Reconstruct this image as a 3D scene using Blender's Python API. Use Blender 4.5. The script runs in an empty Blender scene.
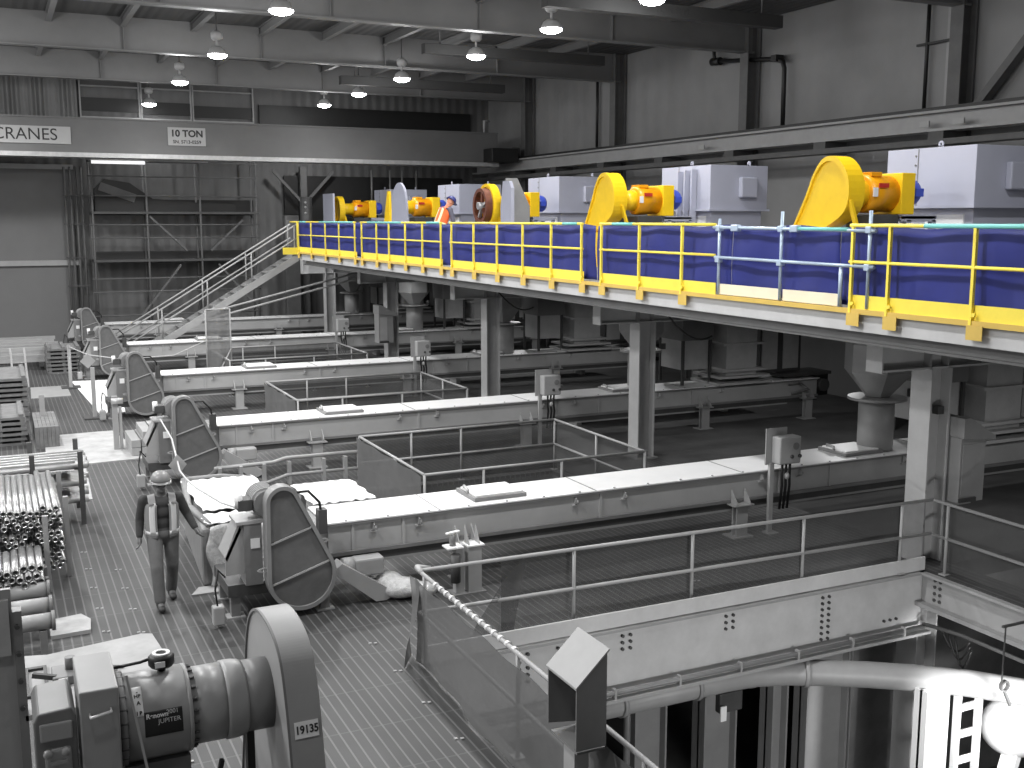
import bpy, bmesh, math, random
from mathutils import Vector, Matrix
RNG = random.Random(11)
SC = bpy.context.scene
COL = SC.collection
PI = math.pi
X, Y, Z = Vector((1, 0, 0)), Vector((0, 1, 0)), Vector((0, 0, 1))

# ------------------------------------------------------------------ materials
def lin(v):
    v = v / 255.0
    return v / 12.92 if v <= 0.04045 else ((v + 0.055) / 1.055) ** 2.4

MATS = {}
def paint(name, col, rough=0.6, metal=0.0, var=0.12, scale=2.5, emit=0.0, bump=0.0):
    """painted or bare surface with faint mottling; col is one grey level or an sRGB triple (0-255)"""
    if name in MATS:
        return MATS[name]
    if not isinstance(col, (tuple, list)):
        col = (col, col, col)
    c = [lin(x) for x in col]
    m = bpy.data.materials.new(name)
    m.use_nodes = True
    nt = m.node_tree
    b = nt.nodes['Principled BSDF']
    b.inputs['Roughness'].default_value = rough
    b.inputs['Metallic'].default_value = metal
    if var > 0:
        geo = nt.nodes.new('ShaderNodeNewGeometry')
        n = nt.nodes.new('ShaderNodeTexNoise')
        n.inputs['Scale'].default_value = scale
        n.inputs['Detail'].default_value = 6
        n.inputs['Roughness'].default_value = 0.65
        r = nt.nodes.new('ShaderNodeValToRGB')
        r.color_ramp.elements[0].position = 0.3
        r.color_ramp.elements[1].position = 0.7
        r.color_ramp.elements[0].color = [x * (1 - var) for x in c] + [1]
        r.color_ramp.elements[1].color = [min(1, x * (1 + var)) for x in c] + [1]
        nt.links.new(geo.outputs['Position'], n.inputs['Vector'])
        nt.links.new(n.outputs['Fac'], r.inputs['Fac'])
        nt.links.new(r.outputs['Color'], b.inputs['Base Color'])
        if bump:
            bp = nt.nodes.new('ShaderNodeBump')
            bp.inputs['Strength'].default_value = bump
            bp.inputs['Distance'].default_value = 0.03
            nt.links.new(n.outputs['Fac'], bp.inputs['Height'])
            nt.links.new(bp.outputs['Normal'], b.inputs['Normal'])
    else:
        b.inputs['Base Color'].default_value = c + [1]
    if emit:
        b.inputs['Emission Color'].default_value = [1, 1, 1, 1]
        b.inputs['Emission Strength'].default_value = emit
    MATS[name] = m
    return m

def math_node(nt, op, a, bval=None, a2=None):
    n = nt.nodes.new('ShaderNodeMath')
    n.operation = op
    nt.links.new(a, n.inputs[0])
    if a2 is not None:
        nt.links.new(a2, n.inputs[1])
    elif bval is not None:
        n.inputs[1].default_value = bval
    return n.outputs[0]

def grating_material():
    m = bpy.data.materials.new('grating_steel')
    m.use_nodes = True
    nt = m.node_tree
    b = nt.nodes['Principled BSDF']
    b.inputs['Roughness'].default_value = 0.55
    geo = nt.nodes.new('ShaderNodeNewGeometry')
    sep = nt.nodes.new('ShaderNodeSeparateXYZ')
    nt.links.new(geo.outputs['Position'], sep.inputs[0])
    wob = nt.nodes.new('ShaderNodeTexNoise')
    wob.inputs['Scale'].default_value = 1.3
    nt.links.new(geo.outputs['Position'], wob.inputs['Vector'])
    px = math_node(nt, 'FRACT', math_node(nt, 'MULTIPLY', sep.outputs[0], 1 / 0.115))
    bar = math_node(nt, 'LESS_THAN', px, 0.17)
    fx = math_node(nt, 'FRACT', math_node(nt, 'MULTIPLY', sep.outputs[0], 1 / 0.023))
    fine = math_node(nt, 'LESS_THAN', fx, 0.3)
    py = math_node(nt, 'FRACT', math_node(nt, 'MULTIPLY', sep.outputs[1], 1 / 0.92))
    cross = math_node(nt, 'LESS_THAN', py, 0.025)
    lines = math_node(nt, 'MAXIMUM', bar, None, math_node(nt, 'MULTIPLY', cross, 0.4))
    r = nt.nodes.new('ShaderNodeValToRGB')
    r.color_ramp.elements[0].color = [0.034] * 3 + [1]
    r.color_ramp.elements[1].color = [0.072] * 3 + [1]
    mixf = math_node(nt, 'ADD', math_node(nt, 'MULTIPLY', fine, 0.08), None, math_node(nt, 'MULTIPLY', wob.outputs['Fac'], 0.7))
    nt.links.new(mixf, r.inputs['Fac'])
    mx = nt.nodes.new('ShaderNodeMix')
    mx.data_type = 'RGBA'
    nt.links.new(lines, mx.inputs['Factor'])
    nt.links.new(r.outputs['Color'], mx.inputs['A'])
    mx.inputs['B'].default_value = [0.125, 0.125, 0.125, 1]
    nt.links.new(mx.outputs['Result'], b.inputs['Base Color'])
    bp = nt.nodes.new('ShaderNodeBump')
    bp.inputs['Strength'].default_value = 0.4
    bp.inputs['Distance'].default_value = 0.02
    nt.links.new(lines, bp.inputs['Height'])
    nt.links.new(bp.outputs['Normal'], b.inputs['Normal'])
    return m

def netting_material(name, grey, alpha, spacing=0.03):
    """open-weave debris netting: threads with see-through gaps averaged by a partly clear cloth"""
    m = bpy.data.materials.new(name)
    m.use_nodes = True
    nt = m.node_tree
    out = nt.nodes['Material Output']
    b = nt.nodes['Principled BSDF']
    b.inputs['Base Color'].default_value = [lin(grey)] * 3 + [1]
    b.inputs['Roughness'].default_value = 0.9
    tr = nt.nodes.new('ShaderNodeBsdfTransparent')
    geo = nt.nodes.new('ShaderNodeNewGeometry')
    nz = nt.nodes.new('ShaderNodeTexNoise')
    nz.inputs['Scale'].default_value = 3.0
    nt.links.new(geo.outputs['Position'], nz.inputs['Vector'])
    fac = math_node(nt, 'ADD', math_node(nt, 'MULTIPLY', nz.outputs['Fac'], 0.25), alpha - 0.12)
    mx = nt.nodes.new('ShaderNodeMixShader')
    nt.links.new(fac, mx.inputs[0])
    nt.links.new(tr.outputs[0], mx.inputs[1])
    nt.links.new(b.outputs[0], mx.inputs[2])
    nt.links.new(mx.outputs[0], out.inputs['Surface'])
    return m

def ribbed_material(name, grey, pitch, axis=1, depth=0.5, rough=0.6):
    m = bpy.data.materials.new(name)
    m.use_nodes = True
    nt = m.node_tree
    b = nt.nodes['Principled BSDF']
    b.inputs['Roughness'].default_value = rough
    geo = nt.nodes.new('ShaderNodeNewGeometry')
    sep = nt.nodes.new('ShaderNodeSeparateXYZ')
    nt.links.new(geo.outputs['Position'], sep.inputs[0])
    w = math_node(nt, 'SINE', math_node(nt, 'MULTIPLY', sep.outputs[axis], 2 * PI / pitch))
    nz = nt.nodes.new('ShaderNodeTexNoise')
    nz.inputs['Scale'].default_value = 0.5
    nz.inputs['Detail'].default_value = 5
    nt.links.new(geo.outputs['Position'], nz.inputs['Vector'])
    r = nt.nodes.new('ShaderNodeValToRGB')
    c = lin(grey)
    r.color_ramp.elements[0].position, r.color_ramp.elements[1].position = 0.3, 0.7
    r.color_ramp.elements[0].color = [c * 0.85] * 3 + [1]
    r.color_ramp.elements[1].color = [c * 1.12] * 3 + [1]
    nt.links.new(nz.outputs['Fac'], r.inputs['Fac'])
    nt.links.new(r.outputs['Color'], b.inputs['Base Color'])
    bp = nt.nodes.new('ShaderNodeBump')
    bp.inputs['Strength'].default_value = depth
    bp.inputs['Distance'].default_value = 0.05
    nt.links.new(w, bp.inputs['Height'])
    nt.links.new(bp.outputs['Normal'], b.inputs['Normal'])
    return m

M_GRATE = grating_material()
M_NET = netting_material('debris_netting', 84, 0.6)
M_NETLIGHT = netting_material('wire_mesh_screen', 120, 0.72)
M_CONC = paint('concrete', 120, 0.8, var=0.25, scale=1.2)
M_CONCDARK = paint('dark_concrete', 88, 0.85, var=0.25, scale=1.0)
M_WALL = ribbed_material('wall_panel', 132, 0.9, 1, 0.15)
M_WALLB = ribbed_material('far_wall_panel', 96, 0.45, 0, 0.3)
M_CORR = ribbed_material('corrugated_sheet', 128, 0.42, 0, 1.0)
M_DOOR = paint('door_panel', 106, 0.6, var=0.08, scale=0.4)
M_ROOF = ribbed_material('roof_deck', 72, 0.3, 0, 0.3)
M_GIRD = paint('girder_grey', 112, 0.5, var=0.1, scale=0.8)
M_COLD = paint('wall_column_dark', 92, 0.6, var=0.15)
M_DKST = paint('dark_steel', 70, 0.55, var=0.2)
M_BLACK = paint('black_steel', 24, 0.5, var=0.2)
M_MID = paint('mid_grey_paint', 150, 0.45, var=0.08)
M_GREY = paint('machine_grey', 158, 0.38, var=0.07)
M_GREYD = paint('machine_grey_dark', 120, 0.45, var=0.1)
M_LGREY = paint('light_grey_paint', 158, 0.45, var=0.07)
M_TROUGH = paint('trough_side_grey', 166, 0.45, var=0.08, scale=1.5)
M_EDGE = paint('edge_channel_grey', 190, 0.45, var=0.08)
M_HEAT = paint('heater_dark', 44, 0.7, var=0.1)
M_NETL = netting_material('heavy_debris_netting', 100, 0.84)
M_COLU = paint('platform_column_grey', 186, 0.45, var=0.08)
M_PITG = paint('pit_girder_pale', 196, 0.5, var=0.1)
M_CHUTE = paint('chute_grey', 176, 0.45, var=0.12)
M_COVER = paint('trough_cover_white', 236, 0.4, var=0.04)
M_WHITE = paint('white_sheet', 240, 0.7, var=0.04)
M_GALV = paint('galvanised_steel', 178, 0.35, 0.35, var=0.15, scale=6)
M_PLY = paint('scuffed_pale_board', 168, 0.75, var=0.2, scale=3)
M_TIMB = paint('grey_timber', 108, 0.8, var=0.25, scale=5)
M_DECK = paint('deck_plate', 120, 0.6, var=0.2)
M_CRANE = paint('crane_girder', 100, 0.5, var=0.08, scale=1)
M_SIGN = paint('sign_pale', 168, 0.6, var=0.03)
M_INK = paint('sign_ink', 40, 0.7, var=0)
M_LAMPW = paint('lamp_housing', 175, 0.4, var=0.05)
M_GLOW = paint('lamp_glow', 255, 0.5, var=0, emit=30.0)
M_TUBE = paint('tube_glow', 255, 0.5, var=0, emit=1.0)
M_PIPE = paint('pipe_steel', 170, 0.3, 0.6, var=0.3, scale=14)
M_RUST = paint('pipe_bore', 22, 0.9, var=0.1)
M_GUARDF = paint('guard_mesh_face', 96, 0.55, var=0.12, scale=8)
M_GUARDR = paint('guard_rim', 132, 0.4, var=0.06)
M_POLY = paint('poly_wrap', 190, 0.25, var=0.3, scale=9, bump=1.0)
M_BIN = paint('bin_liner_grey', 128, 0.5, var=0.15, scale=5)
M_ROPE = paint('rope_pale', 185, 0.8, var=0.2, scale=20)
M_YEL = paint('safety_yellow', (248, 226, 84), 0.45, var=0.05, scale=4)
M_YELM = paint('machine_yellow', (250, 206, 34), 0.35, var=0.06, scale=4)
M_YELO = paint('gearbox_orange_yellow', (240, 165, 20), 0.35, var=0.1, scale=5)
M_BLUE = paint('tarpaulin_blue', (31, 40, 116), 0.6, var=0.15, scale=1.6)
M_BLUEM = paint('motor_blue', (62, 84, 190), 0.4, var=0.08)
M_TEAL = paint('rail_tape_teal', (120, 196, 190), 0.5, var=0.08)
M_TUBEB = paint('scaffold_tube_blue_grey', (178, 194, 212), 0.35, 0.2, var=0.1, scale=6)
M_CREAM = paint('cream_board', (240, 228, 200), 0.6, var=0.05)
M_YELSHADE = paint('shaded_edge_yellow', (212, 180, 90), 0.6, var=0.08)  # yellow steel with its brownish shade put into the colour
M_HOUS = paint('housing_blue_grey', (172, 174, 188), 0.45, var=0.04, scale=1)
M_RUSTW = paint('flywheel_rust', (112, 66, 50), 0.5, var=0.25, scale=6)
M_RED = paint('red_label', (190, 50, 40), 0.5, var=0.1)
M_ORANGE = paint('vest_orange', (250, 110, 50), 0.7, var=0.05)
M_LIME = paint('vest_stripe_lime', (240, 245, 190), 0.4, var=0.05)
M_HATB = paint('hard_hat_blue', (60, 66, 125), 0.25, var=0.03)
M_SKINC = paint('skin_tone', (214, 150, 120), 0.55, var=0.06)
M_SKING = paint('skin_grey', 104, 0.55, var=0.06)
M_CLOTHD = paint('dark_shirt', 62, 0.85, var=0.15, scale=9)
M_TROU = paint('work_trousers', 98, 0.85, var=0.12, scale=7)
M_TROUD = paint('work_trousers_navy', (52, 54, 80), 0.85, var=0.12)
M_SLEEVE = paint('sleeve_grey', (105, 105, 118), 0.8, var=0.1)
M_VESTG = paint('vest_grey', 140, 0.75, var=0.1)
M_REFL = paint('vest_reflective', 222, 0.3, var=0.05)
M_HATG = paint('hard_hat_grey', 128, 0.18, var=0.03)
M_BOOT = paint('boot_dark', 45, 0.6, var=0.1)

# ------------------------------------------------------------------ mesh building
def frame(d):
    d = d.normalized()
    up = Z if abs(d.z) < 0.95 else X
    s = d.cross(up).normalized()
    u = s.cross(d).normalized()
    return s, u

class MB:
    def __init__(self):
        self.v, self.f, self.s = [], [], []
    def add(self, vs, fs, smooth=False):
        n = len(self.v)
        self.v += [Vector(p) for p in vs]
        self.f += [tuple(i + n for i in f) for f in fs]
        self.s += [smooth] * len(fs)
        return self
    def box(self, x0, x1, y0, y1, z0, z1):
        v = [(x0, y0, z0), (x1, y0, z0), (x1, y1, z0), (x0, y1, z0), (x0, y0, z1), (x1, y0, z1), (x1, y1, z1), (x0, y1, z1)]
        return self.add(v, [(3, 2, 1, 0), (4, 5, 6, 7), (0, 1, 5, 4), (1, 2, 6, 5), (2, 3, 7, 6), (3, 0, 4, 7)])
    def bar(self, p, q, w, h=None):
        h = h or w
        p, q = Vector(p), Vector(q)
        s, u = frame(q - p)
        v = []
        for c in (p, q):
            v += [c - s * w / 2 - u * h / 2, c + s * w / 2 - u * h / 2, c + s * w / 2 + u * h / 2, c - s * w / 2 + u * h / 2]
        return self.add(v, [(0, 1, 2, 3), (7, 6, 5, 4), (4, 5, 1, 0), (5, 6, 2, 1), (6, 7, 3, 2), (7, 4, 0, 3)])
    def cyl(self, p, q, r, r2=None, n=16, caps=True):
        r2 = r if r2 is None else r2
        p, q = Vector(p), Vector(q)
        s, u = frame(q - p)
        v = []
        for c, rr in ((p, r), (q, r2)):
            for i in range(n):
                a = 2 * PI * i / n
                v.append(c + s * math.cos(a) * rr + u * math.sin(a) * rr)
        self.add(v, [(i, (i + 1) % n, n + (i + 1) % n, n + i) for i in range(n)], True)
        if caps:
            k = len(self.v) - 2 * n
            self.f += [tuple(k + i for i in reversed(range(n))), tuple(k + n + i for i in range(n))]
            self.s += [False, False]
        return self
    def hollow(self, p, q, r, t, n=10):
        """a pipe open at both ends, wall thickness t"""
        p, q = Vector(p), Vector(q)
        s, u = frame(q - p)
        v = []
        for c, rr in ((p, r), (q, r), (q, r - t), (p, r - t)):
            for i in range(n):
                a = 2 * PI * i / n
                v.append(c + s * math.cos(a) * rr + u * math.sin(a) * rr)
        f = []
        for b in range(4):
            for i in range(n):
                j = (i + 1) % n
                f.append((b * n + i, b * n + j, ((b + 1) % 4) * n + j, ((b + 1) % 4) * n + i))
        return self.add(v, f, True)
    def tube(self, pts, r, n=10):
        pts = [Vector(p) for p in pts]
        rings = []
        s = u = None
        for i, p in enumerate(pts):
            d = (pts[min(i + 1, len(pts) - 1)] - pts[max(i - 1, 0)])
            if s is None:
                s, u = frame(d)
            else:
                d.normalize()
                s = (s - d * s.dot(d)).normalized()
                u = s.cross(d).normalized()
            k = 1.0
            if 0 < i < len(pts) - 1:
                a = (pts[i] - pts[i - 1]).normalized().dot((pts[i + 1] - pts[i]).normalized())
                k = min(1.6, 1 / max(0.5, math.sqrt((1 + a) / 2)))
            rings.append([p + (s * math.cos(2 * PI * j / n) + u * math.sin(2 * PI * j / n)) * r * k for j in range(n)])
        self.loft(rings)
        return self
    def loft(self, rings, caps=True, smooth=True):
        n = len(rings[0])
        v = [p for r in rings for p in r]
        f = []
        for k in range(len(rings) - 1):
            for i in range(n):
                j = (i + 1) % n
                f.append((k * n + i, k * n + j, (k + 1) * n + j, (k + 1) * n + i))
        self.add(v, f, smooth)
        if caps:
            b = len(self.v) - len(v)
            self.f += [tuple(b + i for i in reversed(range(n))), tuple(b + len(v) - n + i for i in range(n))]
            self.s += [False, False]
        return self
    def prism(self, poly, axis, a, b, smooth=False):
        def pt(p, t):
            return {'x': (t, p[0], p[1]), 'y': (p[0], t, p[1]), 'z': (p[0], p[1], t)}[axis]
        n = len(poly)
        self.add([pt(p, a) for p in poly] + [pt(p, b) for p in poly], [(i, (i + 1) % n, n + (i + 1) % n, n + i) for i in range(n)], smooth)
        k = len(self.v) - 2 * n
        self.f += [tuple(k + i for i in reversed(range(n))), tuple(k + n + i for i in range(n))]
        self.s += [False, False]
        return self
    def ring(self, outer, inner, axis, a, b):
        """hollow prism between two outlines with the same number of points"""
        def pt(p, t):
            return {'x': (t, p[0], p[1]), 'y': (p[0], t, p[1]), 'z': (p[0], p[1], t)}[axis]
        n = len(outer)
        v = [pt(p, a) for p in outer] + [pt(p, b) for p in outer] + [pt(p, b) for p in inner] + [pt(p, a) for p in inner]
        f = []
        for k in range(4):
            for i in range(n):
                j = (i + 1) % n
                f.append((k * n + i, k * n + j, ((k + 1) % 4) * n + j, ((k + 1) % 4) * n + i))
        return self.add(v, f)
    def lathe(self, prof, o, d, n=24):
        o, d = Vector(o), Vector(d).normalized()
        s, u = frame(d)
        rings = [[o + d * h + (s * math.cos(2 * PI * i / n) + u * math.sin(2 * PI * i / n)) * max(r, 1e-4) for i in range(n)] for r, h in prof]
        return self.loft(rings)
    def ell(self, c, rx, ry, rz, n=14, m=9, rot=None):
        c = Vector(c)
        rings = []
        for k in range(m + 1):
            t = -PI / 2 + PI * k / m
            rr = max(math.cos(t), 1e-3)
            ring = []
            for i in range(n):
                a = 2 * PI * i / n
                p = Vector((rx * rr * math.cos(a), ry * rr * math.sin(a), rz * math.sin(t)))
                ring.append(c + (rot @ p if rot else p))
            rings.append(ring)
        return self.loft(rings)
    def grid(self, fn, nu, nv, smooth=True):
        v = [fn(i / nu, j / nv) for j in range(nv + 1) for i in range(nu + 1)]
        f = [(j * (nu + 1) + i, j * (nu + 1) + i + 1, (j + 1) * (nu + 1) + i + 1, (j + 1) * (nu + 1) + i) for j in range(nv) for i in range(nu)]
        return self.add(v, f, smooth)
    def ibeam_y(self, x, y0, y1, z0, z1, w, tf=0.03, tw=0.02):
        self.box(x - w / 2, x + w / 2, y0, y1, z0, z0 + tf)
        self.box(x - w / 2, x + w / 2, y0, y1, z1 - tf, z1)
        return self.box(x - tw / 2, x + tw / 2, y0, y1, z0 + tf, z1 - tf)
    def ibeam_x(self, y, x0, x1, z0, z1, w, tf=0.03, tw=0.02):
        self.box(x0, x1, y - w / 2, y + w / 2, z0, z0 + tf)
        self.box(x0, x1, y - w / 2, y + w / 2, z1 - tf, z1)
        return self.box(x0, x1, y - tw / 2, y + tw / 2, z0 + tf, z1 - tf)
    def build(self, name, mat, parent=None, bevel=0.0, solid=0.0, remesh=0.0):
        o0 = ORG.get(parent.name, Vector()) if parent else Vector()
        me = bpy.data.meshes.new(name)
        me.from_pydata([p - o0 for p in self.v], [], self.f)
        me.polygons.foreach_set('use_smooth', self.s)
        me.materials.append(mat)
        bm = bmesh.new()
        bm.from_mesh(me)
        bmesh.ops.recalc_face_normals(bm, faces=bm.faces)
        bm.to_mesh(me)
        bm.free()
        o = bpy.data.objects.new(name, me)
        COL.objects.link(o)
        if parent:
            o.parent = parent
            ORG[o.name] = o0
        else:
            ORG[o.name] = Vector()
        if solid:
            md = o.modifiers.new('thickness', 'SOLIDIFY')
            md.thickness = solid
            md.offset = 0
        if remesh:
            md = o.modifiers.new('union', 'REMESH')
            md.mode = 'VOXEL'
            md.voxel_size = remesh
            md.use_smooth_shade = True
            sm = o.modifiers.new('soften', 'SMOOTH')
            sm.factor = 0.5
            sm.iterations = 4
        if bevel:
            md = o.modifiers.new('edge', 'BEVEL')
            md.width = bevel
            md.segments = 2
            md.limit_method = 'ANGLE'
        return o

ORG = {}
def thing(name, label, cat, loc=(0, 0, 0), group=None):
    o = bpy.data.objects.new(name, None)
    COL.objects.link(o)
    o.location = loc
    o.empty_display_size = 0.1
    ORG[o.name] = Vector(loc)
    o['label'], o['category'], o['kind'] = label, cat, 'thing'
    if group:
        o['group'] = group
    return o

def tag(o, label, cat, group=None, kind='thing'):
    o['label'], o['category'], o['kind'] = label, cat, kind
    if group:
        o['group'] = group
    return o

def struct(o):
    o['kind'] = 'structure'
    return o

def text(s, size, loc, rot, mat, parent, name='lettering', align='CENTER', bold=0.0, sx=1.0, extrude=0.002):
    c = bpy.data.curves.new(name, 'FONT')
    c.body = s
    c.size = size
    c.align_x = align
    c.align_y = 'CENTER'
    c.extrude = extrude
    c.offset = bold
    c.materials.append(mat)
    tmp = bpy.data.objects.new(name, c)
    COL.objects.link(tmp)
    bpy.context.view_layer.update()
    me = bpy.data.meshes.new_from_object(tmp.evaluated_get(bpy.context.evaluated_depsgraph_get()))
    me.name = name
    bpy.data.objects.remove(tmp)
    bpy.data.curves.remove(c)
    o = bpy.data.objects.new(name, me)
    COL.objects.link(o)
    o.parent = parent
    o.location = Vector(loc) - ORG.get(parent.name, Vector())
    o.rotation_euler = rot
    o.scale = (sx, 1, 1)
    return o

def copy_tree(o, off, label=None, parent=None):
    c = o.copy()
    COL.objects.link(c)
    if parent is None:
        c.location = o.location + Vector(off)
        ORG[c.name] = c.location.copy()
        if label:
            c['label'] = label
    else:
        c.parent = parent
    for ch in list(o.children):
        copy_tree(ch, off, None, c)
    return c

FRONT = (PI / 2, 0, 0)      # text facing -Y
ORD = ['nearest the camera', 'second from the camera', 'third from the camera', 'fourth from the camera', 'farthest from the camera']
BAY = [14.15 + 8 * k for k in range(5)]     # front face of each conveyor trough
COLY = [11.85, 19.95, 28.0, 36.6, 44.4]     # column lines

# ------------------------------------------------------------------ setting
def make_setting():
    holes = [(4.35, 12.35, 1.0, 11.5), (6.25, 10.3, 16.3, 19.6), (6.25, 10.3, 24.45, 27.45), (6.25, 10.3, 32.4, 35.5), (6.25, 10.3, 40.4, 43.5)]
    xs = sorted({-9.0, 12.95} | {h[0] for h in holes} | {h[1] for h in holes})
    ys = sorted({0.5, 49.9} | {h[2] for h in holes} | {h[3] for h in holes})
    m = MB()
    for i in range(len(xs) - 1):
        for j in range(len(ys) - 1):
            cx, cy = (xs[i] + xs[i + 1]) / 2, (ys[j] + ys[j + 1]) / 2
            if any(h[0] < cx < h[1] and h[2] < cy < h[3] for h in holes):
                continue
            m.box(xs[i], xs[i + 1], ys[j], ys[j + 1], -0.06, 0)
    struct(m.build('floor', M_GRATE))
    struct(MB().box(12.95, 22.6, 11.5, 49.9, -0.3, 0).build('floor_slab', M_CONCDARK))
    # walls of the small pits
    for k, h in enumerate(holes[1:]):
        x0, x1, y0, y1 = h
        m = MB()
        t = 0.12
        m.box(x0 - t, x1 + t, y1, y1 + t, -2.6, -0.06).box(x0 - t, x1 + t, y0 - t, y0, -2.6, -0.06)
        m.box(x0 - t, x0, y0, y1, -2.6, -0.06).box(x1, x1 + t, y0, y1, -2.6, -0.06).box(x0 - t, x1 + t, y0 - t, y1 + t, -2.7, -2.6)
        struct(m.build('wall_pit', M_CONCDARK))
    struct(MB().box(-3, 22.6, 0.5, 22, -5.2, -5.0).build('floor_basement', M_CONCDARK))
    struct(MB().box(-3, 22.6, 20.5, 20.8, -5.0, -0.1).build('wall_basement', M_CONCDARK))
    struct(MB().box(12.35, 18.5, 13.3, 13.45, -5.0, -0.35).build('wall_basement_side', M_CONC))
    struct(MB().box(22.4, 22.6, 0.5, 20.5, -5.0, -0.3).build('wall_basement_right', M_CONCDARK))
    struct(MB().box(-9.5, 22.75, -8.2, -8, -0.1, 11.7).build('wall_front', M_DOOR))
    struct(MB().box(-9.5, 22.55, -8, 0.5, -0.3, 0).build('floor_near', M_CONC))
    # right wall with panel joints
    struct(MB().box(22.55, 22.75, -8, 50, -0.3, 12.2).build('wall_right', M_WALL))
    struct(MB().box(-9.5, 22.75, 49.9, 50.1, -0.1, 12.2).build('wall_back', M_WALLB))
    m = MB()
    m.box(-9.5, 3.2, 49.75, 49.88, 0.0, 7.4)
    struct(m.build('door_1', M_DOOR))
    struct(MB().box(-9.5, 3.3, 49.62, 49.76, 3.3, 3.52).box(-9.5, 3.3, 49.68, 49.76, 7.3, 7.5).build('trim_1', M_MID))
    def corr(u, v):
        x = -9.5 + 13.1 * u
        return (x, 49.72 - 0.05 * math.sin(x * 2 * PI / 0.3), 9.1 + 2.4 * v)
    struct(MB().grid(corr, 700, 1).build('wall_back_cladding', M_CORR))
    struct(MB().box(-9.5, 22.75, -8, 50.1, 11.5, 11.7).build('ceiling', M_ROOF))

def grating_clips():
    pts = []
    for (x, y0, n, dy) in ((3.9, 8.6, 5, 0.92), (1.35, 9.3, 9, 0.92), (2.55, 10.2, 1, 1), (0.95, 13.2, 6, 0.92), (6.0, 12.6, 2, 0.5), (8.9, 12.5, 1, 1)):
        for k in range(n):
            pts.append((x, y0 + k * dy))
    fl = bpy.data.objects['floor']
    for i, (x, y) in enumerate(pts):
        m = MB()
        for s in (0, 0.06):
            m.box(x + s, x + s + 0.035, y - 0.02 - s * .4, y + 0.015 - s * .4, -0.002, 0.012)
        m.build('grating_clip', M_LGREY, fl)

# ------------------------------------------------------------------ roof
def zb(x):
    return 10.5
def make_roof():
    names = ['roof girder crossing the hall nearest the camera, grey steel', 'second roof girder back, grey steel web with a pale bottom flange',
             'third roof girder back, just in front of the bridge crane', 'farthest roof girder, directly above the far bridge crane']
    for i, y in enumerate((20.4, 28.9, 37.05, 44.9)):
        t = thing('roof_girder', names[i], 'girder', (7, y, 11.5), 'roof girders')
        m = MB()
        m.prism([(-9, zb(-9)), (22.3, zb(22.3)), (22.3, 11.5), (-9, 11.5)], 'y', y - 0.02, y + 0.02)
        m.build('web', M_GIRD, t)
        m = MB()
        m.prism([(-9, zb(-9)), (22.3, zb(22.3)), (22.3, zb(22.3) - 0.05), (-9, zb(-9) - 0.05)], 'y', y - 0.16, y + 0.16)
        m.build('bottom_flange', M_GIRD, t)
        for x in (-4.45, -0.15, 4.15, 8.45, 12.75, 17.05):
            MB().box(x - 0.01, x + 0.01, y - 0.15, y + 0.15, zb(x), 11.45).build('stiffener', M_GIRD, t)
    for k in range(11):
        x = -2.3 + 2.15 * k
        t = tag(MB().ibeam_y(x, 12, 49.8, 11.2, 11.48, 0.16).build('roof_purlin', M_GIRD),
                'pale roof purlin running away along the hall under the roof deck', 'purlin', 'roof purlins')
    # long dark ducts hung under the roof
    for i, (x0, x1, y) in enumerate(((11.5, 18.1, 22.4), (12.2, 18.5, 31.8), (11.5, 17.9, 38.2))):
        lab = ['long dark hanging box with faint lettering, nearest the camera at the top edge', 'long dark hanging box below the roof, middle of the three',
               'long dark hanging box below the roof, farthest of the three'][i]
        t = thing('hanging_heater', lab, 'heater', (x0, y, 9.9), 'dark boxes hung from the roof')
        zq = (9.92, 10.2, 9.95)[i]
        MB().box(x0, x1, y - 0.15, y + 0.15, zq, zq + .3).build('casing', M_HEAT, t, 0.01)
        for x in (x0 + 0.55, x1 - 0.55):
            MB().cyl((x, y, zq + .3), (x, y, 11.5), 0.02, n=8).build('hanger_rod', M_DKST, t)
        if i == 0:
            text('12 TON SWL', 0.22, (14.7, y - 0.155, zq + .15), FRONT, M_INK, t)

LAMPS_A = [(6.4, 25.8), (6.35, 33.4), (6.35, 40.4), (6.33, 48.5)]
LAMPS_B = [(13.5, 21.08), (13.2, 25.3), (13.3, 30.3), (13.1, 36.2), (13.14, 41.2), (13.05, 45.7)]
def bay_light(x, y, z, label, group, stem=True):
    t = thing('high_bay_light', label, 'lamp', (x, y, z), group)
    sh = MB().lathe([(0.275, 0.0), (0.285, 0.0), (0.27, 0.05), (0.22, 0.16), (0.11, 0.24), (0.0, 0.25)], (x, y, z + 0.005), Z).build('reflector', M_LAMPW, t)
    MB().lathe([(0.0, -0.09), (0.12, -0.082), (0.21, -0.055), (0.27, -0.015), (0.285, 0.02), (0.0, 0.021)], (x, y, z - 0.02), Z).build('lens', M_GLOW, t)
    MB().cyl((x, y, z + 0.25), (x, y, z + 0.42), 0.035, n=10).build('neck', M_LAMPW, t)
    MB().lathe([(0.0, 0.0), (0.12, 0.0), (0.17, 0.06), (0.17, 0.2), (0.1, 0.26), (0.0, 0.26)], (x, y, z + 0.42), Z).build('ballast_housing', M_LAMPW, t)
    MB().cyl((x, y, z + 0.68), (x, y, 11.48), 0.018, n=8).build('hanger_rod', M_DKST, t)
    return t

def glow(loc, energy):
    l = bpy.data.lights.new('lamp_spill', 'POINT')
    l.energy = energy
    l.shadow_soft_size = 0.3
    o = bpy.data.objects.new('lamp_spill', l)
    COL.objects.link(o)
    o.location = loc
    return o

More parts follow.
